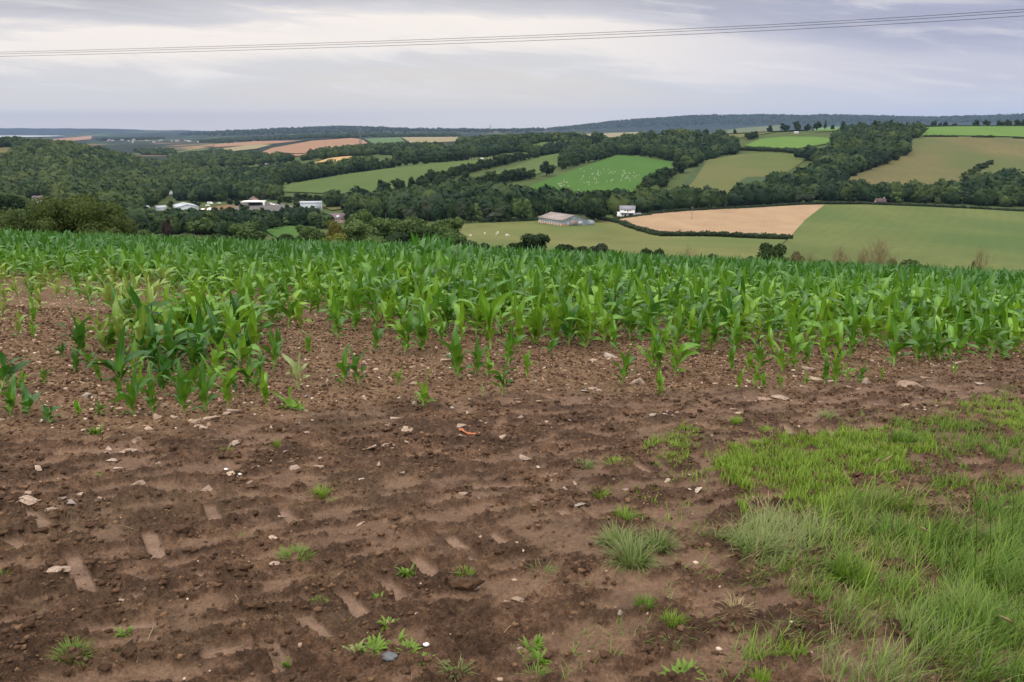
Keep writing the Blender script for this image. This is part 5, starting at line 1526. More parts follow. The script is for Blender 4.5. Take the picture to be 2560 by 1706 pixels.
CM = {'green': corn_mat('maize_green', (.026, .110, .007), (.095, .240, .017), (.18, .32, .028)), 'deep': corn_mat('maize_deep_green', (.014, .078, .009), (.050, .165, .018), (.11, .25, .025)),
      'lime': corn_mat('maize_lime', (.080, .210, .010), (.17, .33, .020), (.25, .38, .04)), 'yellow': corn_mat('maize_yellow', (.12, .22, .026), (.20, .29, .04), (.26, .31, .07)), 'pale': corn_mat('maize_pale', (.24, .32, .12), (.34, .40, .17), (.42, .38, .18)),
      'stalk': corn_mat('maize_stalk', (.10, .18, .035), (.17, .26, .06), (.22, .28, .09))}


def leaf_mesh(name, l, mat):
    return mk_mesh(name, l[0], l[1], mat, True, {'mid': l[2], 'len': l[3]})


NEARV = []
for s_ in range(14):
    st, lv = corn_plant(1000 + s_, [6, 7, 7, 8][s_ % 4], .215, 9, 5, 1.9 if s_ % 3 else 1.35, .62)
    NEARV.append((mk_mesh('stalk', st[0], st[1], CM['stalk'], True), [leaf_mesh('leaf', l, CM['green']) for l in lv]))
MIDV = []
for s_ in range(12):
    st, lv = corn_plant(2000 + s_, [7, 8, 9][s_ % 3], .170, 8, 3, 1.25, .85)
    V, F = merge([(l[0], l[1]) for l in lv])
    MIDV.append((mk_mesh('stalk', st[0], st[1], CM['stalk'], True), mk_mesh('leaves', V, F, CM['green'], True, {'mid': np.concatenate([l[2] for l in lv]), 'len': np.concatenate([l[3] for l in lv])}), (V, F, np.concatenate([l[2] for l in lv]), np.concatenate([l[3] for l in lv]), st)))
FARV = []
for s_ in range(14):
    st, lv = corn_plant(3000 + s_, [8, 9, 10][s_ % 3], .165, 7, 3, 1.0, 1.0)
    parts = [(l[0], l[1]) for l in lv] + [st]
    V, F = merge(parts)
    FARV.append((V, F, {'mid': np.concatenate([l[2] for l in lv] + [np.ones(len(st[0]))]), 'len': np.concatenate([l[3] for l in lv] + [np.full(len(st[0]), .3)])}))


def set_mat(o, mat):
    o.material_slots[0].link = 'OBJECT'; o.material_slots[0].material = mat


def near_plant(px, py, hpx, mat, label, tilt=(0, 0), var=None, wide=.88):
    g = gp(px, py); fz = g.y * CT - (g.z - EYE) * ST
    h = hpx * fz / FPX / .93
    o = empty('maize_plant', (g.x, g.y, gz(g.x, g.y) - .005), random.uniform(0, 6.28), (h * wide, h * wide, h)); tag(o, label, 'maize plant')
    o.rotation_euler = (tilt[0], tilt[1], o.rotation_euler[2] if tilt == (0, 0) else random.uniform(-.5, .5))
    st, lv = NEARV[random.randrange(14) if var is None else var]
    link('stalk', st, o)
    for l in lv:
        c = link('leaf', l, o)
        if mat != 'green': set_mat(c, CM[mat])
    return o


ORD = ['first', 'second', 'third', 'fourth', 'fifth', 'sixth', 'seventh', 'eighth', 'ninth', 'tenth', 'eleventh', 'twelfth']
ROWS = [
    ('{} maize plant from the left in the front row at the left', [(334, 1042, 118, 'green'), (384, 1039, 118, 'green'), (462, 1035, 132, 'green'), (515, 1037, 132, 'green'), (570, 1024, 106, 'lime'), (667, 1024, 95, 'lime')]),
    ('{} maize plant from the left in the second row at the left', [(227, 929, 62, 'green'), (296, 977, 158, 'deep'), (360, 920, 110, 'deep'), (425, 965, 110, 'deep'), (510, 912, 145, 'deep'), (555, 904, 130, 'deep'), (618, 977, 100, 'green'), (683, 929, 100, 'green')]),
    ('{} maize plant from the left in the loose third row at the left', [(203, 889, 118, 'deep'), (329, 815, 82, 'green'), (420, 845, 95, 'green'), (470, 862, 110, 'deep'), (590, 850, 110, 'deep'), (640, 860, 90, 'green'), (771, 889, 62, 'lime'), (845, 850, 80, 'green')]),
    ('{} small maize seedling from the left in the open middle gap', [(855, 962, 95, 'green'), (898, 962, 98, 'green'), (998, 965, 50, 'lime'), (1060, 1022, 102, 'lime'), (1151, 947, 132, 'green'), (1193, 943, 98, 'green'), (1219, 947, 76, 'lime'), (1256, 998, 92, 'green'), (1270, 914, 102, 'green'), (1318, 947, 64, 'lime')]),
    ('{} maize plant from the left at the front edge of the middle crop', [(938, 881, 78, 'green'), (1011, 885, 112, 'green'), (1058, 881, 122, 'green'), (1118, 835, 110, 'green'), (1190, 840, 120, 'lime'), (1227, 874, 145, 'lime'), (1300, 870, 130, 'lime'), (1335, 860, 120, 'lime'), (1390, 862, 130, 'lime'), (1430, 850, 120, 'green'), (1460, 862, 130, 'lime'), (1510, 858, 120, 'lime')]),
    ('{} maize plant from the left around the cream rocks on the right', [(1553, 965, 118, 'green'), (1652, 995, 72, 'lime'), (1628, 925, 122, 'lime'), (1650, 929, 102, 'green'), (1690, 940, 124, 'lime'), (1740, 890, 100, 'green'), (1780, 880, 95, 'green')]),
    ('{} maize plant from the left in the sparse row on the right', [(1831, 933, 82, 'green'), (1872, 925, 74, 'lime'), (1903, 925, 90, 'green'), (1956, 929, 90, 'lime'), (1990, 922, 108, 'lime'), (2018, 911, 68, 'green'), (2060, 900, 60, 'lime'), (2125, 900, 90, 'green'), (2234, 915, 124, 'green'), (2292, 907, 122, 'green'), (2325, 905, 90, 'green'), (2350, 905, 100, 'green')]),
    ('{} tiny maize seedling from the left in the foremost row on the right', [(1844, 980, 56, 'lime'), (1883, 977, 62, 'lime'), (1908, 980, 50, 'lime'), (1950, 980, 46, 'lime'), (2012, 966, 36, 'lime'), (2060, 966, 72, 'green'), (2089, 969, 102, 'lime'), (2120, 958, 52, 'lime'), (2146, 966, 64, 'green'), (2206, 955, 32, 'lime'), (2382, 940, 34, 'lime')]),
]
for fmt, pl in ROWS:
    for (px, py, hh, mt), od in zip(sorted(pl), ORD):
        near_plant(px, py, hh, mt, fmt.format(od))
near_plant(749, 977, 98, 'pale', 'pale whitish maize plant standing upright right of the front row', var=4, wide=.8)
near_plant(770, 1030, 95, 'lime', 'maize plant lying flat on the soil right of the front row', tilt=(0, R(-62)))
near_plant(128, 1062, 66, 'deep', 'drooping dark maize plant with hanging leaves at the left', wide=1.3)
near_plant(200, 1046, 46, 'lime', 'short torn maize plant with ragged leaves at the left', wide=1.3)
near_plant(238, 1046, 52, 'green', 'bent maize plant right of the torn one', tilt=(0, R(35)), wide=1.2)
near_plant(26, 1042, 96, 'green', 'bushy maize plant standing at the left edge in front', wide=1.3)
near_plant(68, 1046, 74, 'deep', 'dark arching maize plant beside the bushy one at the left edge', wide=1.7)
near_plant(2, 985, 120, 'deep', 'big leaning maize plant cut by the left edge', wide=1.3)
near_plant(187, 935, 78, 'deep', 'thin maize plant with a bent stem in the left bare patch', tilt=(0, R(12)), wide=.7)
near_plant(84, 849, 52, 'lime', 'small maize seedling in the bare patch at the left', wide=.8)
near_plant(1042, 1022, 48, 'pale', 'thin pale shoot beside the yellow green seedling in the middle', var=2, wide=.45)
near_plant(1205, 1000, 40, 'pale', 'withered pale shoot left of the last middle seedling', wide=.5)
near_plant(420, 965, 66, 'green', 'short maize plant with a curled leaf behind the front row')
near_plant(1376, 882, 40, 'green', 'flattened spreading maize plant under the middle crop edge', tilt=(R(30), 0), wide=1.7)

rl = np.random.default_rng(404)
YL = [(300, 1005, 70), (352, 990, 84), (405, 985, 92), (448, 990, 76), (492, 975, 88), (538, 980, 92), (590, 985, 78), (640, 985, 70), (250, 955, 66), (330, 945, 96), (385, 930, 110), (440, 925, 118), (485, 940, 104), (545, 945, 96), (590, 935, 90), (650, 950, 72), (275, 880, 92), (335, 870, 100), (395, 880, 116), (455, 890, 120), (520, 865, 124), (575, 878, 110), (625, 900, 90), (700, 890, 66), (110, 960, 46), (60, 985, 60), (150, 900, 52), (735, 940, 48)]
for k, (a, b_, hh_) in enumerate(YL):
    near_plant(a + rl.normal(0, 4), b_ + rl.normal(0, 3), hh_ * 1.0, ['green', 'lime', 'deep', 'green'][k % 4], 'young maize plant inside the thick clump at the near left', wide=.85)['group'] = 'young maize plants of the near left clump'

# the crop behind: rows across the slope
r = np.random.default_rng(21)
PX, PY, PH, PT = [], [], [], []
yrow = 7.6
xs_, ys_ = [], []
while yrow < 45:
    x = np.arange(-.78 * yrow - 1, .78 * yrow + 1, .185); x = x + r.normal(0, .04, len(x))
    xs_.append(x); ys_.append(yrow + .05 * x + r.normal(0, .045, len(x))); yrow += .78
x = np.concatenate(xs_); y = np.concatenate(ys_)
z = Hz(x, y); px, py = to_px(x, y, z)
edge = np.interp(px, [-300, 0, 130, 350, 500, 650, 760, 900, 1050, 1200, 1500, 1750, 1900, 2200, 2560, 2900], [700, 705, 700, 725, 735, 745, 785, 840, 850, 850, 862, 872, 885, 895, 905, 910])
edge = edge + 14 * pn(x * .8, y * .8, 91)
d = edge - py
d = d + 14
prob = np.clip(.35 + d / 40, 0, 1) * (d > 0)
nn = fbm(x * .9, y * .9, 3, 93)
pa = inside(px, py, [(-200, 690), (420, 690), (420, 770), (200, 765), (100, 745), (-200, 760)]) & (d <= 0)
pb = inside(px, py, [(330, 690), (800, 730), (800, 800), (700, 850), (640, 930), (520, 985), (300, 985), (235, 900), (270, 800)]) & (d <= 0)
pc = inside(px, py, [(-200, 745), (270, 765), (270, 920), (130, 920), (-200, 900)]) & (d <= 0)
prob = np.where(pa, np.clip(.80 + 1.2 * nn, .15, 1), np.where(pb, np.clip(.80 + 1.3 * nn, .12, 1), np.where(pc, np.clip(.10 + .5 * nn, 0, .5), prob)))
keep = (r.uniform(0, 1, len(x)) < prob) & (py < 990)
x, y, px, py, d = x[keep], y[keep], px[keep], py[keep], d[keep]
hh = np.interp(d, [-200, -20, 0, 30, 80, 160, 260], [.50, .44, .46, .58, .70, .82, .88]) * np.interp(px, [0, 700, 1200, 2560], [.93, .97, 1.0, 1.0]) * r.uniform(.80, 1.16, len(x)) * (1 + .12 * fbm(x * .5, y * .5, 2, 95))
hh = np.where(pa[keep] | pc[keep], hh * .85, np.where(pb[keep], hh * 1.2, hh))
hh = np.where((px > 1040) & (px < 1115) & (py < 690) & (py > 655), hh * 1.25, hh)
yel = (d < 45) & (px < 420)
h0, _, _ = detail(x, y); z = Hz(x, y) + h0 - .01
big = hh / y * np.where((np.abs(px - 1280) < 1290), 1, 0)
order = np.argsort(-big); ind, rest = order[:178], order[178:]
for i in ind:
    fr = 'sparse left part of the crop' if px[i] < 830 else ('middle' if px[i] < 1600 else 'right')
    lab = 'leafy maize plant growing scattered among gaps in the left part of the field' if px[i] < 830 else ('leafy green maize plant in the foremost dense rows under the barn view' if px[i] < 1700 else 'leafy green maize plant in the foremost dense rows under the large right field')
    o = empty('maize_plant', (x[i], y[i], z[i]), r.uniform(0, 6.28), (hh[i],) * 3); o.rotation_euler = (r.normal(0, .06), r.normal(0, .06), r.uniform(0, 6.28))
    tag(o, lab, 'maize plant', 'maize plants of the foremost dense rows')
    st, lvm, _ = MIDV[int(r.integers(12))]
    link('stalk', st, o); c = link('leaves', lvm, o)
    q = r.uniform()
    set_mat(c, CM['yellow' if yel[i] and q < .7 else ('lime' if q < .35 else ('green' if q < .85 else 'deep'))])


def crop_stuff(name, sel, base, mat, label):
    if not len(sel): return
    V, F, A = tile(base, x[sel], y[sel], z[sel], hh[sel], r.uniform(0, 6.28, len(sel)), r.integers(0, len(base), len(sel)), tilt=r.normal(0, .07, len(sel)))
    o = link(name, mk_mesh(name, V, F, mat, True, A)); tag(o, label, 'maize crop', kind='stuff'); return o


# one object for all the rest of the crop: three leaf materials
base = [(m[2][0], m[2][1], {'mid': m[2][2], 'len': m[2][3]}) for m in MIDV]
base = [(np.concatenate([b_[0], m[2][4][0]]), [np.concatenate([b_[1][0], m[2][4][1] + len(b_[0])])], {'mid': np.concatenate([b_[2]['mid'], np.ones(len(m[2][4][0]))]), 'len': np.concatenate([b_[2]['len'], np.full(len(m[2][4][0]), .25)])}) for b_, m in zip(base, MIDV)]
nr = rest[y[rest] < 15]; fr_ = rest[y[rest] >= 15]
nsel = len(nr) + len(fr_)
VV, FF, AA, MI, off = [], [], {'mid': [], 'len': [], 'tint': []}, [], 0
ny = r.uniform(0, 1, len(nr))
groups = [(nr[(yel[nr]) & (ny < .75)], base, 2), (nr[~((yel[nr]) & (ny < .75)) & (ny < .45)], base, 1), (nr[~((yel[nr]) & (ny < .75)) & (ny >= .45)], base, 0),
          (fr_[y[fr_] < 19], FARV, 0), (fr_[y[fr_] >= 19], FARV, 3)]
for sel, bs, mi in groups:
    if not len(sel): continue
    V, F, A = tile([(b_[0], b_[1] if isinstance(b_[1], list) else [b_[1]], b_[2]) for b_ in bs], x[sel], y[sel], z[sel], hh[sel], r.uniform(0, 6.28, len(sel)), r.integers(0, len(bs), len(sel)), tilt=r.normal(0, .12, len(sel)))
    for f in F:
        FF.append(f + off); MI.append(np.full(len(f), mi, np.int32))
    VV.append(V); off += len(V)
    for k in AA: AA[k].append(A[k])
me = mk_mesh('maize_crop', np.concatenate(VV), FF, None, True, {k: np.concatenate(v) for k, v in AA.items()})
for q in ('green', 'lime', 'yellow', 'deep'): me.materials.append(CM[q])
me.polygons.foreach_set('material_index', np.concatenate(MI))
o = link('maize_crop', me); tag(o, 'dense green maize crop filling the field up to its brow', 'maize crop', kind='stuff')
print('maize plants', len(x))

# ------------------------------------------------------------------ grass
def blade(r, L, w, a0, bend, segs=4):
    k = segs + 1; s = np.linspace(0, 1, k); ang = a0 + bend * s ** 1.5; ds = L / segs; am = (ang[1:] + ang[:-1]) / 2
    rr = np.concatenate([[0], np.cumsum(np.sin(am) * ds)]); zz = np.concatenate([[0], np.cumsum(np.cos(am) * ds)])
    ww = w * (1 - s ** 1.8) * .5 + w * .03
    V = np.zeros((k, 2, 3)); V[:, 0, 1] = -ww; V[:, 1, 1] = ww; V[:, :, 0] = rr[:, None]; V[:, :, 2] = zz[:, None]
    i = np.arange(segs) * 2; F = np.stack([i, i + 1, i + 3, i + 2], -1)
    return V.reshape(-1, 3), F, np.repeat(s, 2)


def grass_mat(name, dark, light, tip):
    m, t, b = new_mat(name)
    f = math_node(t, 'ADD', math_node(t, 'MULTIPLY', attr(t, 'tint'), .75), math_node(t, 'MULTIPLY', obj_rand(t), .25))
    c = ramp(t, f, [(0, dark), (.85, light), (.93, light), (.96, (.34, .28, .13))])
    c = mix_col(t, maprange(t, attr(t, 'len'), .3, 1.0, 0, .6), c, tip)
    t.links.new(c, b.inputs['Base Color']); b.inputs['Roughness'].default_value = .5; b.inputs['Specular IOR Level'].default_value = .35
    tr = N(t, 'ShaderNodeBsdfTranslucent'); t.links.new(c, tr.inputs[0]); mx = N(t, 'ShaderNodeMixShader'); mx.inputs[0].default_value = .35
    t.links.new(b.outputs[0], mx.inputs[1]); t.links.new(tr.outputs[0], mx.inputs[2]); t.links.new(mx.outputs[0], t.nodes['Material Output'].inputs[0])
    return m


GM = {'lime': grass_mat('grass_lime', (.070, .155, .011), (.200, .315, .027), (.24, .33, .05)), 'mid': grass_mat('grass_mid', (.048, .122, .010), (.145, .245, .025), (.18, .27, .045)),
      'grey': grass_mat('grass_greyish', (.075, .128, .024), (.190, .250, .068), (.25, .28, .12)), 'dark': grass_mat('grass_dark', (.036, .102, .008), (.110, .210, .020), (.14, .22, .03)), 'straw': grass_mat('grass_straw', (.20, .155, .075), (.34, .27, .14), (.38, .31, .18))}
r = np.random.default_rng(31)


def blade_set(seed, k, a_lo, a_hi, b_lo, b_hi, w):
    q = np.random.default_rng(seed); out = []
    for i in range(k):
        V, F, s = blade(q, 1.0, w, R(q.uniform(a_lo, a_hi)), R(q.uniform(b_lo, b_hi))); out.append((V, [F], {'len': s}))
    return out


BL = {'up': blade_set(1, 10, 4, 34, 5, 55, .055), 'flop': blade_set(2, 10, 25, 65, 15, 60, .035), 'long': blade_set(3, 10, 5, 30, 30, 90, .028)}
GP = [  # polygon in the photograph, blades per square metre, length, mat index, style, patchiness
    ([(1812, 1240), (1825, 1165), (1900, 1120), (1960, 1110), (2090, 1088), (2200, 1092), (2280, 1085), (2300, 1130), (2260, 1190), (2130, 1225), (2075, 1295), (1960, 1280), (1880, 1300)], 6400, (.05, .12), 0, 'up', .08),
    ([(1610, 1165), (1650, 1095), (1700, 1080), (1750, 1090), (1745, 1120), (1700, 1130), (1690, 1160), (1640, 1175)], 4600, (.04, .09), 0, 'up', .15),
    ([(1730, 1150), (1800, 1130), (1900, 1120), (1900, 1180), (1830, 1190), (1760, 1180)], 2600, (.03, .08), 0, 'up', .45),
    ([(2400, 1010), (2470, 1000), (2590, 1010), (2590, 1100), (2480, 1075), (2400, 1050)], 4200, (.04, .10), 0, 'up', .30),
    ([(2230, 1075), (2320, 1050), (2460, 1080), (2600, 1120), (2600, 1190), (2450, 1160), (2350, 1160), (2290, 1120)], 3200, (.05, .12), 1, 'up', .40),
    ([(2280, 1150), (2460, 1160), (2600, 1200), (2600, 1290), (2400, 1270), (2300, 1230), (2250, 1200)], 2000, (.06, .12), 1, 'up', .55),
    ([(1770, 1330), (1880, 1300), (2040, 1310), (2130, 1330), (2060, 1400), (1960, 1440), (1830, 1400), (1760, 1385)], 4200, (.10, .22), 2, 'flop', .25),
    ([(2030, 1300), (2150, 1240), (2290, 1270), (2330, 1330), (2250, 1370), (2120, 1370)], 4200, (.10, .24), 1, 'long', .25),
    ([(1850, 1420), (1960, 1430), (2100, 1380), (2300, 1360), (2400, 1420), (2380, 1560), (2200, 1600), (2080, 1560), (1990, 1490)], 3800, (.08, .20), 1, 'long', .30),
    ([(2060, 1650), (2100, 1560), (2250, 1560), (2400, 1500), (2450, 1740), (2050, 1740)], 4300, (.10, .22), 2, 'long', .25),
    ([(2330, 1330), (2420, 1270), (2620, 1250), (2620, 1740), (2360, 1740), (2390, 1560), (2340, 1440)], 4600, (.12, .30), 3, 'long', .20),
    ([(2250, 1560), (2420, 1500), (2420, 1740), (2300, 1740)], 3000, (.10, .26), 1, 'long', .25),
    ([(1650, 1300), (1820, 1260), (1900, 1320), (1800, 1400), (1690, 1390)], 800, (.04, .10), 1, 'flop', .5),
    ([(1560, 1520), (1700, 1480), (1900, 1480), (2060, 1560), (2050, 1660), (1880, 1650), (1750, 1600)], 700, (.05, .13), 2, 'flop', .55),
    ([(1840, 1640), (1920, 1610), (2010, 1620), (2000, 1650), (1900, 1660)], 3600, (.06, .13), 0, 'up', .25),
    ([(860, 1640), (900, 1600), (1000, 1590), (1060, 1620), (1030, 1650), (920, 1660)], 1800, (.02, .06), 1, 'flop', .3),
    ([(1270, 1600), (1340, 1590), (1380, 1640), (1370, 1690), (1310, 1690)], 2400, (.03, .08), 0, 'flop', .3),
    ([(1330, 1560), (1560, 1420), (1780, 1320), (1900, 1480), (2080, 1600), (2040, 1740), (1500, 1740)], 520, (.03, .10), 1, 'flop', .52),
    ([(1450, 1240), (1700, 1100), (1900, 1040), (2250, 1030), (2560, 960), (2600, 1060), (2300, 1060), (1800, 1140), (1650, 1250)], 500, (.03, .07), 0, 'up', .60),
    ([(1560, 1180), (1830, 1130), (2250, 1060), (2560, 980), (2600, 1300), (2200, 1260), (1850, 1330), (1650, 1330)], 900, (.03, .08), 0, 'up', .62),
    ([(1700, 1380), (1900, 1300), (2560, 1260), (2600, 1740), (1950, 1740), (1750, 1560)], 900, (.05, .12), 1, 'flop', .5),
    ([(1500, 1290), (1700, 1200), (1800, 1240), (1780, 1300), (1600, 1330)], 260, (.03, .07), 0, 'up', .5),
    ([(800, 1400), (1450, 1400), (1600, 1700), (800, 1700)], 45, (.02, .06), 0, 'flop', .45),
    ([(1780, 1320), (2100, 1230), (2300, 1250), (2600, 1260), (2600, 1740), (2060, 1740), (2000, 1500), (1850, 1420)], 420, (.08, .2), 4, 'flop', .2),
    ([(2030, 1300), (2300, 1250), (2600, 1300), (2600, 1740), (2200, 1740), (2100, 1500)], 700, (.14, .3), 0, 'long', .35),
]
VV, FF, AA, MI, off = [], [], {'len': [], 'tint': []}, [], 0
for poly, dens, (l0, l1), mi, sty, patch in GP:
    P = np.array([flat(a, b_) for a, b_ in poly]); lo, hi = P.min(0), P.max(0)
    n = int((hi[0] - lo[0]) * (hi[1] - lo[1]) * dens * 1.05)
    gx = r.uniform(lo[0], hi[0], n); gy = r.uniform(lo[1], hi[1], n)
    ins = inside(gx + .30 * fbm(gx * 2.5, gy * 2.5, 4, 12, .65), gy + .45 * fbm(gx * 2.5 + 9, gy * 2.5, 4, 13, .65), [tuple(p) for p in P])
    m_ = fbm(gx * 3.0, gy * 3.0, 3, 14) * .8 + fbm(gx * 10, gy * 10, 2, 16) * .8
    ins &= (m_ + r.normal(0, .08, n)) > (patch - .42)
    gx, gy, m_ = gx[ins], gy[ins], m_[ins]; n = len(gx)
    if not n: continue
    h0, _, _ = detail(gx, gy)
    s = r.uniform(l0, l1, n) * (.74 if mi == 3 else .72) * np.clip(.8 + m_ * 1.1, .35, 1.6)
    az0 = r.uniform(0, 6.28, n)
    if sty != 'up': az0 = 2.2 * pn(gx * 2.5, gy * 2.5, 15) + r.normal(0, 1.1, n)
    V, F, A = tile(BL[sty], gx, gy, Hz(gx, gy) + h0 - .006, s, az0, r.integers(0, 10, n), sxyz=np.stack([np.ones(n), np.clip(.11 / s, .8, 2.6) , np.ones(n)], -1))
    for f in F:
        FF.append(f + off); k = np.full(len(f), mi, np.int32); MI.append(k)
    VV.append(V); off += len(V)
    for k in AA: AA[k].append(A[k])
me = mk_mesh('grass', np.concatenate(VV), FF, None, True, {k: np.concatenate(v) for k, v in AA.items()})
for q in ('lime', 'mid', 'grey', 'dark', 'straw'): me.materials.append(GM[q])
me.polygons.foreach_set('material_index', np.concatenate(MI))
o = link('grass', me); tag(o, 'patchy green grass growing over the mud at the right', 'grass', kind='stuff')
print('grass blades', off // 10)


def tuft_mesh(seed, n, style, w, spread, lo=.6):
    q = np.random.default_rng(seed); ps, ls, ts = [], [], []
    for i in range(n):
        a = q.uniform(0, 6.28); rr = spread * math.sqrt(q.uniform(0, 1)); L = q.uniform(lo, 1.15)
        a0, b0 = {'up': (q.uniform(5, 45), q.uniform(0, 40)), 'flop': (q.uniform(15, 70), q.uniform(20, 75))}[style]
        V, F, s = blade(q, L, w, R(a0), R(b0), 5); az_ = a + q.normal(0, .6); ca, sa = math.cos(az_), math.sin(az_)
        V = np.stack([V[:, 0] * ca - V[:, 1] * sa + rr * math.cos(a), V[:, 0] * sa + V[:, 1] * ca + rr * math.sin(a), V[:, 2]], -1)
        ps.append((V, F)); ls.append(s); ts.append(np.full(len(V), q.uniform(0, 1)))
    V, F = merge(ps); return V, F, np.concatenate(ls), np.concatenate(ts)


TUFT = {}
for nm, sd_, n, sty, w, sp in (('fine', 1, 150, 'up', .05, .5), ('fine2', 2, 170, 'up', .045, .6), ('flop', 3, 260, 'flop', .035, .45), ('flop2', 4, 240, 'flop', .04, .5), ('loose', 5, 70, 'flop', .05, .4)):
    V, F, l, tt = tuft_mesh(sd_, n, sty, w, sp); TUFT[nm] = mk_mesh('grass_tuft', V, F, GM['mid'], True, {'len': l, 'tint': tt})


V, F, l, tt = tuft_mesh(6, 60, 'flop', .34, .5, .35); TUFT['weed'] = mk_mesh('weed', V, F, GM['mid'], True, {'len': l, 'tint': tt})


def tuft(px, py, wpx, hpx, kind, mat, label):
    g = gp(px, py); w = wpx * g.y / FPX; h = hpx * g.y / FPX
    o = link('grass_tuft', TUFT[kind], None, (g.x, g.y, gz(g.x, g.y) - .008)); o.scale = (w * (.55 if 'flop' in kind else .75), w * (.55 if 'flop' in kind else .7), h); o.rotation_euler = (0, 0, random.uniform(0, 6.28))
    set_mat(o, GM[mat]); tag(o, label, 'grass tuft')


for a in [(185, 1668, 112, 60, 'flop', 'mid', 'dense dark green grass tuft in the bottom left corner'), (803, 1244, 50, 32, 'fine', 'lime', 'round bright green grass tuft in the middle mud'), (835, 1258, 40, 16, 'loose', 'lime', 'low spreading grass beside the round bright tuft'), (738, 1402, 80, 26, 'fine2', 'mid', 'wide low dark grass tuft left of the tread bars'),
          (1580, 1420, 150, 90, 'flop', 'grey', 'front half of the large wiry grass clump left of the grass bank'), (1545, 1375, 120, 70, 'flop2', 'grey', 'left half of the large wiry grass clump'), (1640, 1380, 120, 80, 'flop', 'grey', 'right half of the large wiry grass clump'), (1560, 1305, 60, 36, 'fine', 'lime', 'yellow green tuft just behind the large wiry clump'), (1590, 1315, 44, 26, 'fine2', 'mid', 'small green tuft right behind the large wiry clump'),
          (1162, 1455, 50, 34, 'fine', 'lime', 'lime tuft below the highest tread bar'), (1016, 1450, 36, 40, 'weed', 'mid', 'leafy weed tuft between two tread bars'), (1355, 1440, 70, 40, 'loose', 'grey', 'thin mixed grass tuft right of the tread bars'), (950, 1505, 34, 26, 'weed', 'mid', 'small weed tuft under the middle tread bar'), (970, 1575, 40, 28, 'weed', 'mid', 'small weed above the low clover patch'),
          (830, 1596, 20, 24, 'weed', 'lime', 'tiny bright weed by the lower tread bar'), (1505, 1245, 40, 22, 'fine', 'lime', 'small tuft left of the bright grass patch'), (1460, 1170, 50, 18, 'fine2', 'grey', 'low greyish tuft far left of the bright grass'), (1545, 1165, 60, 22, 'fine2', 'lime', 'low lime tuft left of the bright grass patch'), (1840, 1068, 34, 20, 'fine', 'lime', 'small isolated tuft in the right rut'), (1915, 1085, 40, 18, 'fine', 'lime', 'small tuft at the upper edge of the bright grass'), (2065, 1050, 50, 28, 'loose', 'grey', 'pale tuft in front of the white rocks'),
          (1835, 1130, 36, 24, 'fine', 'lime', 'bright knob of grass left of the main grass patch'), (1885, 1128, 30, 20, 'fine', 'lime', 'second bright knob of grass at the main patch edge'), (2260, 1118, 70, 40, 'fine2', 'dark', 'dark green clump at the top of the main grass patch'), (1610, 1535, 60, 36, 'fine', 'mid', 'green tuft beside the rut at the bottom right'), (1680, 1570, 60, 40, 'fine', 'lime', 'yellowish tuft below the rut at the bottom right'), (1680, 1620, 50, 36, 'loose', 'grey', 'greyish tuft near the cream stone at the bottom'),
          (1840, 1545, 90, 50, 'loose', 'straw', 'straw coloured dry tuft on an earth lump'), (1340, 1690, 80, 40, 'loose', 'mid', 'low green tuft at the bottom middle edge'), (1140, 1690, 80, 44, 'loose', 'grey', 'thin grass tuft at the bottom edge left of middle'), (1060, 1660, 40, 20, 'weed', 'mid', 'small clover like tuft at the bottom'), (1900, 1710, 60, 50, 'fine', 'lime', 'lime tuft at the bottom edge on the right'), (1700, 1690, 80, 40, 'weed', 'mid', 'leafy weed tuft at the bottom edge'), (10, 1455, 30, 26, 'loose', 'lime', 'small weed tuft at the left edge'), (700, 1555, 22, 18, 'weed', 'mid', 'tiny weed on top of an earth lump'), (800, 1520, 44, 18, 'fine', 'mid', 'small flat tuft on the mud lump above the lower tread bars'),
          (880, 1640, 60, 30, 'weed', 'grey', 'leftmost leafy weed of the clover patch at the bottom'), (930, 1630, 60, 36, 'weed', 'mid', 'broad leaved weed in the middle of the clover patch'), (985, 1610, 60, 40, 'weed', 'mid', 'taller leafy weed at the right of the clover patch'), (1020, 1640, 50, 30, 'weed', 'mid', 'leafy weed at the right end of the clover patch'), (905, 1612, 44, 26, 'weed', 'grey', 'small weed at the back of the clover patch'), (1330, 1620, 50, 44, 'weed', 'mid', 'leafy green weed beside the brown stone at the bottom'), (1350, 1660, 44, 40, 'weed', 'mid', 'pale green weed in front of the brown stone at the bottom'),
          (242, 1092, 30, 36, 'weed', 'mid', 'small yellow green weed below the torn maize plant'), (567, 1135, 30, 22, 'loose', 'lime', 'yellow green weed beside the wide cream slab'), (694, 1130, 24, 34, 'loose', 'lime', 'thin weed right of the wide cream slab'), (250, 1200, 20, 12, 'loose', 'lime', 'tiny sprout in the left mud'), (600, 1345, 24, 20, 'loose', 'mid', 'tiny tuft in the dark mud left of the round tuft'), (310, 1600, 34, 26, 'weed', 'mid', 'leafy little weed above the bottom left tuft'), (300, 1645, 30, 34, 'loose', 'grey', 'thin pale weed right of the bottom left tuft'), (730, 1660, 40, 28, 'weed', 'mid', 'small weed beside the lowest tread bar'),
          (2150, 1470, 120, 130, 'loose', 'lime', 'tall arching lime grass clump in the grass bank'), (2110, 1460, 110, 120, 'flop2', 'mid', 'leafy green clump beside the arching lime grass'), (1900, 1385, 160, 60, 'flop', 'grey', 'flattened greyish clump at the left of the grass bank'), (2230, 1345, 140, 80, 'flop2', 'dark', 'dark green mound of grass in the bank centre')]:
    tuft(*a)


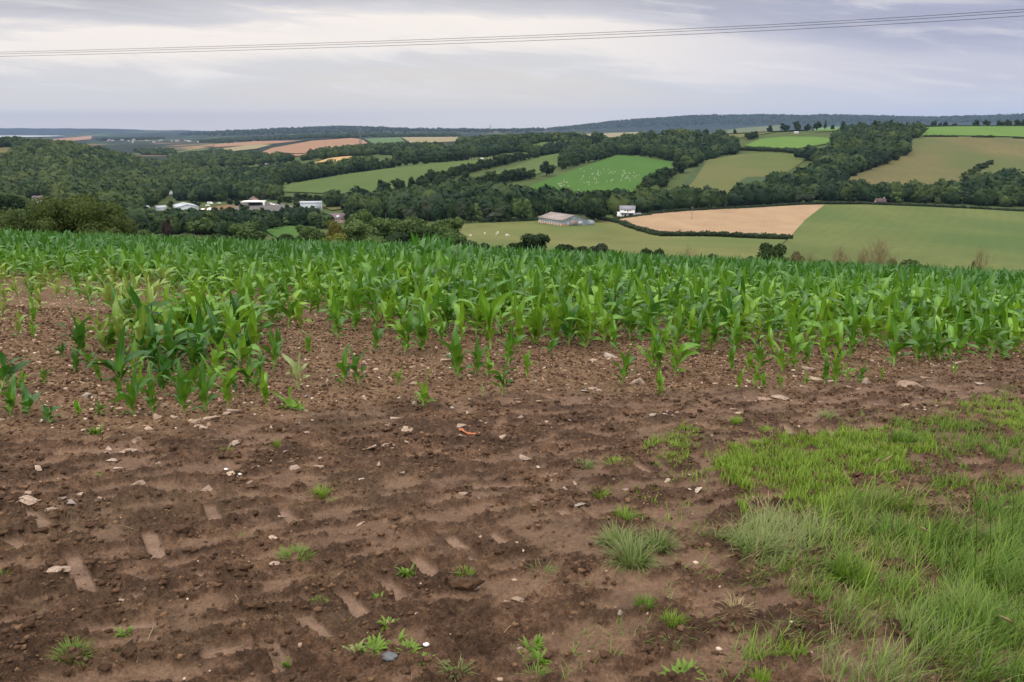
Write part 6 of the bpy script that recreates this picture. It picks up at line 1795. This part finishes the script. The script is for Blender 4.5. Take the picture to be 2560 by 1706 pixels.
# tall grass stems with seed heads
def stem(px, py, tpx, tpy, mat, head, label, sag=0.15):
    g = gp(px, py); b0 = np.array([g.x, g.y, gz(g.x, g.y)])
    u, t = ray(tpx, tpy); d = g.y - .05; e = np.array([u * d, d, EYE + t * d])
    m_ = (b0 + e) / 2 + np.array([-(e[0] - b0[0]) * .22, 0, sag * np.linalg.norm(e - b0)])
    P = [b0 * (1 - s) ** 2 + m_ * 2 * s * (1 - s) + e * s * s for s in np.linspace(0, 1, 9)]
    V, F = tube(P, np.linspace(.0022, .0012, 9), 4)
    o = link('seeding_grass', mk_mesh('seeding_grass', V, F, GM[mat], True, {'len': np.ones(len(V)) * .2, 'tint': np.full(len(V), .4)})); tag(o, label, 'grass stem')
    if head:
        Q = [P[5] * (1 - s) + P[8] * s if False else P[8] + (P[8] - P[7]) / np.linalg.norm(P[8] - P[7]) * s * head for s in np.linspace(-.9, .1, 7)]
        V, F = tube(Q, np.array([.001, .0045, .006, .006, .005, .0035, .001]), 6); V = V + r.normal(0, .0009, V.shape)
        link('seed_head', mk_mesh('seed_head', V, F, GM['straw'], False, {'len': np.ones(len(V)) * .5, 'tint': np.full(len(V), .5)}), o)


for a in [(2590, 1500, 2444, 1508, 'straw', .09, 'upper of two drooping straw coloured seed heads at the right edge'), (2590, 1530, 2474, 1534, 'straw', .09, 'lower of two drooping straw coloured seed heads at the right edge'), (2430, 1480, 2434, 1210, 'dark', .06, 'tallest dark upright grass stem in the bank'), (2468, 1470, 2466, 1235, 'dark', .05, 'dark upright grass stem right of the tallest one'), (2520, 1420, 2530, 1200, 'dark', .05, 'dark thin stem close to the right edge'), (2400, 1480, 2300, 1318, 'dark', .05, 'dark stem leaning left out of the bank'),
          (1886, 1520, 1888, 1400, 'grey', .04, 'pale upright stem rising from the dry tuft'), (2090, 1320, 2230, 1140, 'grey', .06, 'grey stem leaning right over the bright grass patch'), (2110, 1310, 2200, 1145, 'grey', .05, 'second grey stem leaning over the bright grass patch'), (2130, 1310, 2240, 1175, 'straw', .05, 'straw stem leaning right over the bright grass patch'), (2140, 1320, 2210, 1180, 'grey', .05, 'shorter grey stem leaning over the bright grass patch'), (2130, 1140, 2308, 1112, 'straw', 0, 'bare straw stalk lying across the top of the bright grass'), (2150, 1500, 2320, 1385, 'grey', 0, 'long thin stem slanting right in the bank middle'), (2190, 1560, 2210, 1440, 'grey', .05, 'pale bent stem in the bank middle'), (2370, 1480, 2372, 1430, 'straw', .06, 'short stem with pale seed head in the bank'), (2560, 1640, 2500, 1540, 'grey', .08, 'greenish seed head arching at the lower right'), (2030, 1310, 2040, 1180, 'grey', .05, 'lone pale stem behind the flattened clump'), (2590, 1290, 2510, 1270, 'straw', .05, 'straw stem reaching in from the right edge')]:
    stem(*a)

# bits of straw
n = 900
y = np.sqrt(r.uniform(2.4 ** 2, 8 ** 2, n)); x = r.uniform(-.7, .7, n) * y; h0, _, _ = detail(x, y)
tb = tube([(-1, 0, 0), (-.3, .03, .02), (.4, -.02, .01), (1, .05, .03)], [.035] * 4, 3)
V, F, A = tile([(tb[0], [tb[1]], {'len': np.ones(len(tb[0]))})], x, y, Hz(x, y) + h0 + .006, np.exp(r.normal(math.log(.018), .5, n)), r.uniform(0, 6.28, n), np.zeros(n, int))
A['tint'] *= .8
o = link('straw_bits', mk_mesh('straw_bits', V, F, GM['straw'], False, A)); tag(o, 'broken bits of straw littering the mud', 'straw', kind='stuff')

# litter
orm = simple('orange_twine', (.50, .19, .095), .8, .15, 60); g = gp(1175, 1090)
ps = []
for k in range(4):
    rr_ = np.random.default_rng(300 + k); P = []
    for s in np.linspace(0, 1, 14):
        X = g.x + (s - .5) * .145 + rr_.normal(0, .004); Yq = g.y + .012 * math.sin(s * 6 + k) - .03 * (s - .5) ** 2 + rr_.normal(0, .004)
        P.append((X, Yq, gz(X, Yq) + .010 + .004 * k * (1 - s)))
    ps.append(tube(P, [.0042] * 14, 5))
V, F = merge(ps); o = link('baling_twine', mk_mesh('baling_twine', V, F, orm, True)); tag(o, 'frayed piece of orange baling twine on the mud', 'twine')
plm = simple('grey_plastic', (.10, .105, .12), .45, .3, 30, 0, .4); g = gp(975, 1662)
rr_ = np.random.default_rng(9); V = lump(ICO3[0], rr_, .5, 3.0); V = V + .28 * pn(V[:, 0] * 4, V[:, 1] * 4 + V[:, 2] * 5, 4)[:, None] * V
o = link('plastic_scrap', mk_mesh('plastic_scrap', V * np.array([.026, .020, .014]), ICO3[1], plm), None, (g.x, g.y, gz(g.x, g.y) + .014)); tag(o, 'crumpled grey plastic scrap on the mud at the bottom', 'litter')
wpm = simple('white_scrap', (.75, .76, .76), .6, .1, 10)
for px, py, lab in ((567, 1192, 'tiny white plastic flake in the left mud'), (1066, 1628, 'small white round flake next to the crumpled plastic'), (601, 1197, 'tiny white flake right of another in the left mud')):
    g = gp(px, py); V = ICO1[0] * np.array([.014, .010, .004]); o = link('plastic_flake', mk_mesh('plastic_flake', V, ICO1[1], wpm), None, (g.x, g.y, gz(g.x, g.y) + .006)); o.rotation_euler = (.3, .1, .4); tag(o, lab, 'litter')
blm = simple('blue_flake', (.16, .42, .50), .5, .1, 10); g = gp(114, 1170)
o = link('plastic_flake', mk_mesh('plastic_flake', ICO1[0] * np.array([.012, .010, .005]), ICO1[1], blm), None, (g.x, g.y, gz(g.x, g.y) + .006)); tag(o, 'tiny turquoise plastic flake in the left mud', 'litter')

# lumps of earth big enough to be told apart
cm_ = bpy.data.materials['earth_clod']
for px, py, wp_, lab in [(1160, 1480, 92, 'large dark crumbly lump of earth below the tread bars'), (1840, 1555, 100, 'dark wet lump of earth under the straw coloured tuft'), (60, 1545, 60, 'big dark lump of earth at the left edge'), (350, 1400, 60, 'dark lump of earth in the left ruts'), (640, 1545, 60, 'flat dark lump of earth above the lower tread bar'), (450, 1340, 60, 'dark crumbly lump of earth in the middle of the left mud')]:
    g = gp(px, py); s = wp_ * g.y / FPX * .5; rr_ = np.random.default_rng(px); V = lump(ICO3[0], rr_, .5, 2.2) * rr_.uniform(.8, 1.12, len(ICO3[0]))[:, None]; V = V * (1 + .45 * pn(V[:, 0] * 6 + 3, V[:, 1] * 6 + V[:, 2] * 7, 2))[:, None]
    o = link('earth_lump', mk_mesh('earth_lump', V * np.array([1, .55, .26]), ICO3[1], cm_, False, {'tint': rr_.uniform(0, .5, len(V))}), None, (g.x, g.y, gz(g.x, g.y))); o.scale = (s, s, s); tag(o, lab, 'clod')

# ------------------------------------------------------------------ the air between here and the far hills
hm, t, b = new_mat('haze'); t.nodes.remove(b)
pv = N(t, 'ShaderNodeVolumePrincipled'); pv.inputs['Color'].default_value = (.42, .59, .98, 1); pv.inputs['Density'].default_value = 2.9e-5; pv.inputs['Anisotropy'].default_value = .2
t.links.new(pv.outputs[0], t.nodes['Material Output'].inputs['Volume'])
V, F = box(-30000, 30000, -300, 18800, -420, 330)
o = link('haze', mk_mesh('haze', V, F, hm)); tag(o, 'thin bluish haze in the distant air', 'haze', kind='stuff')
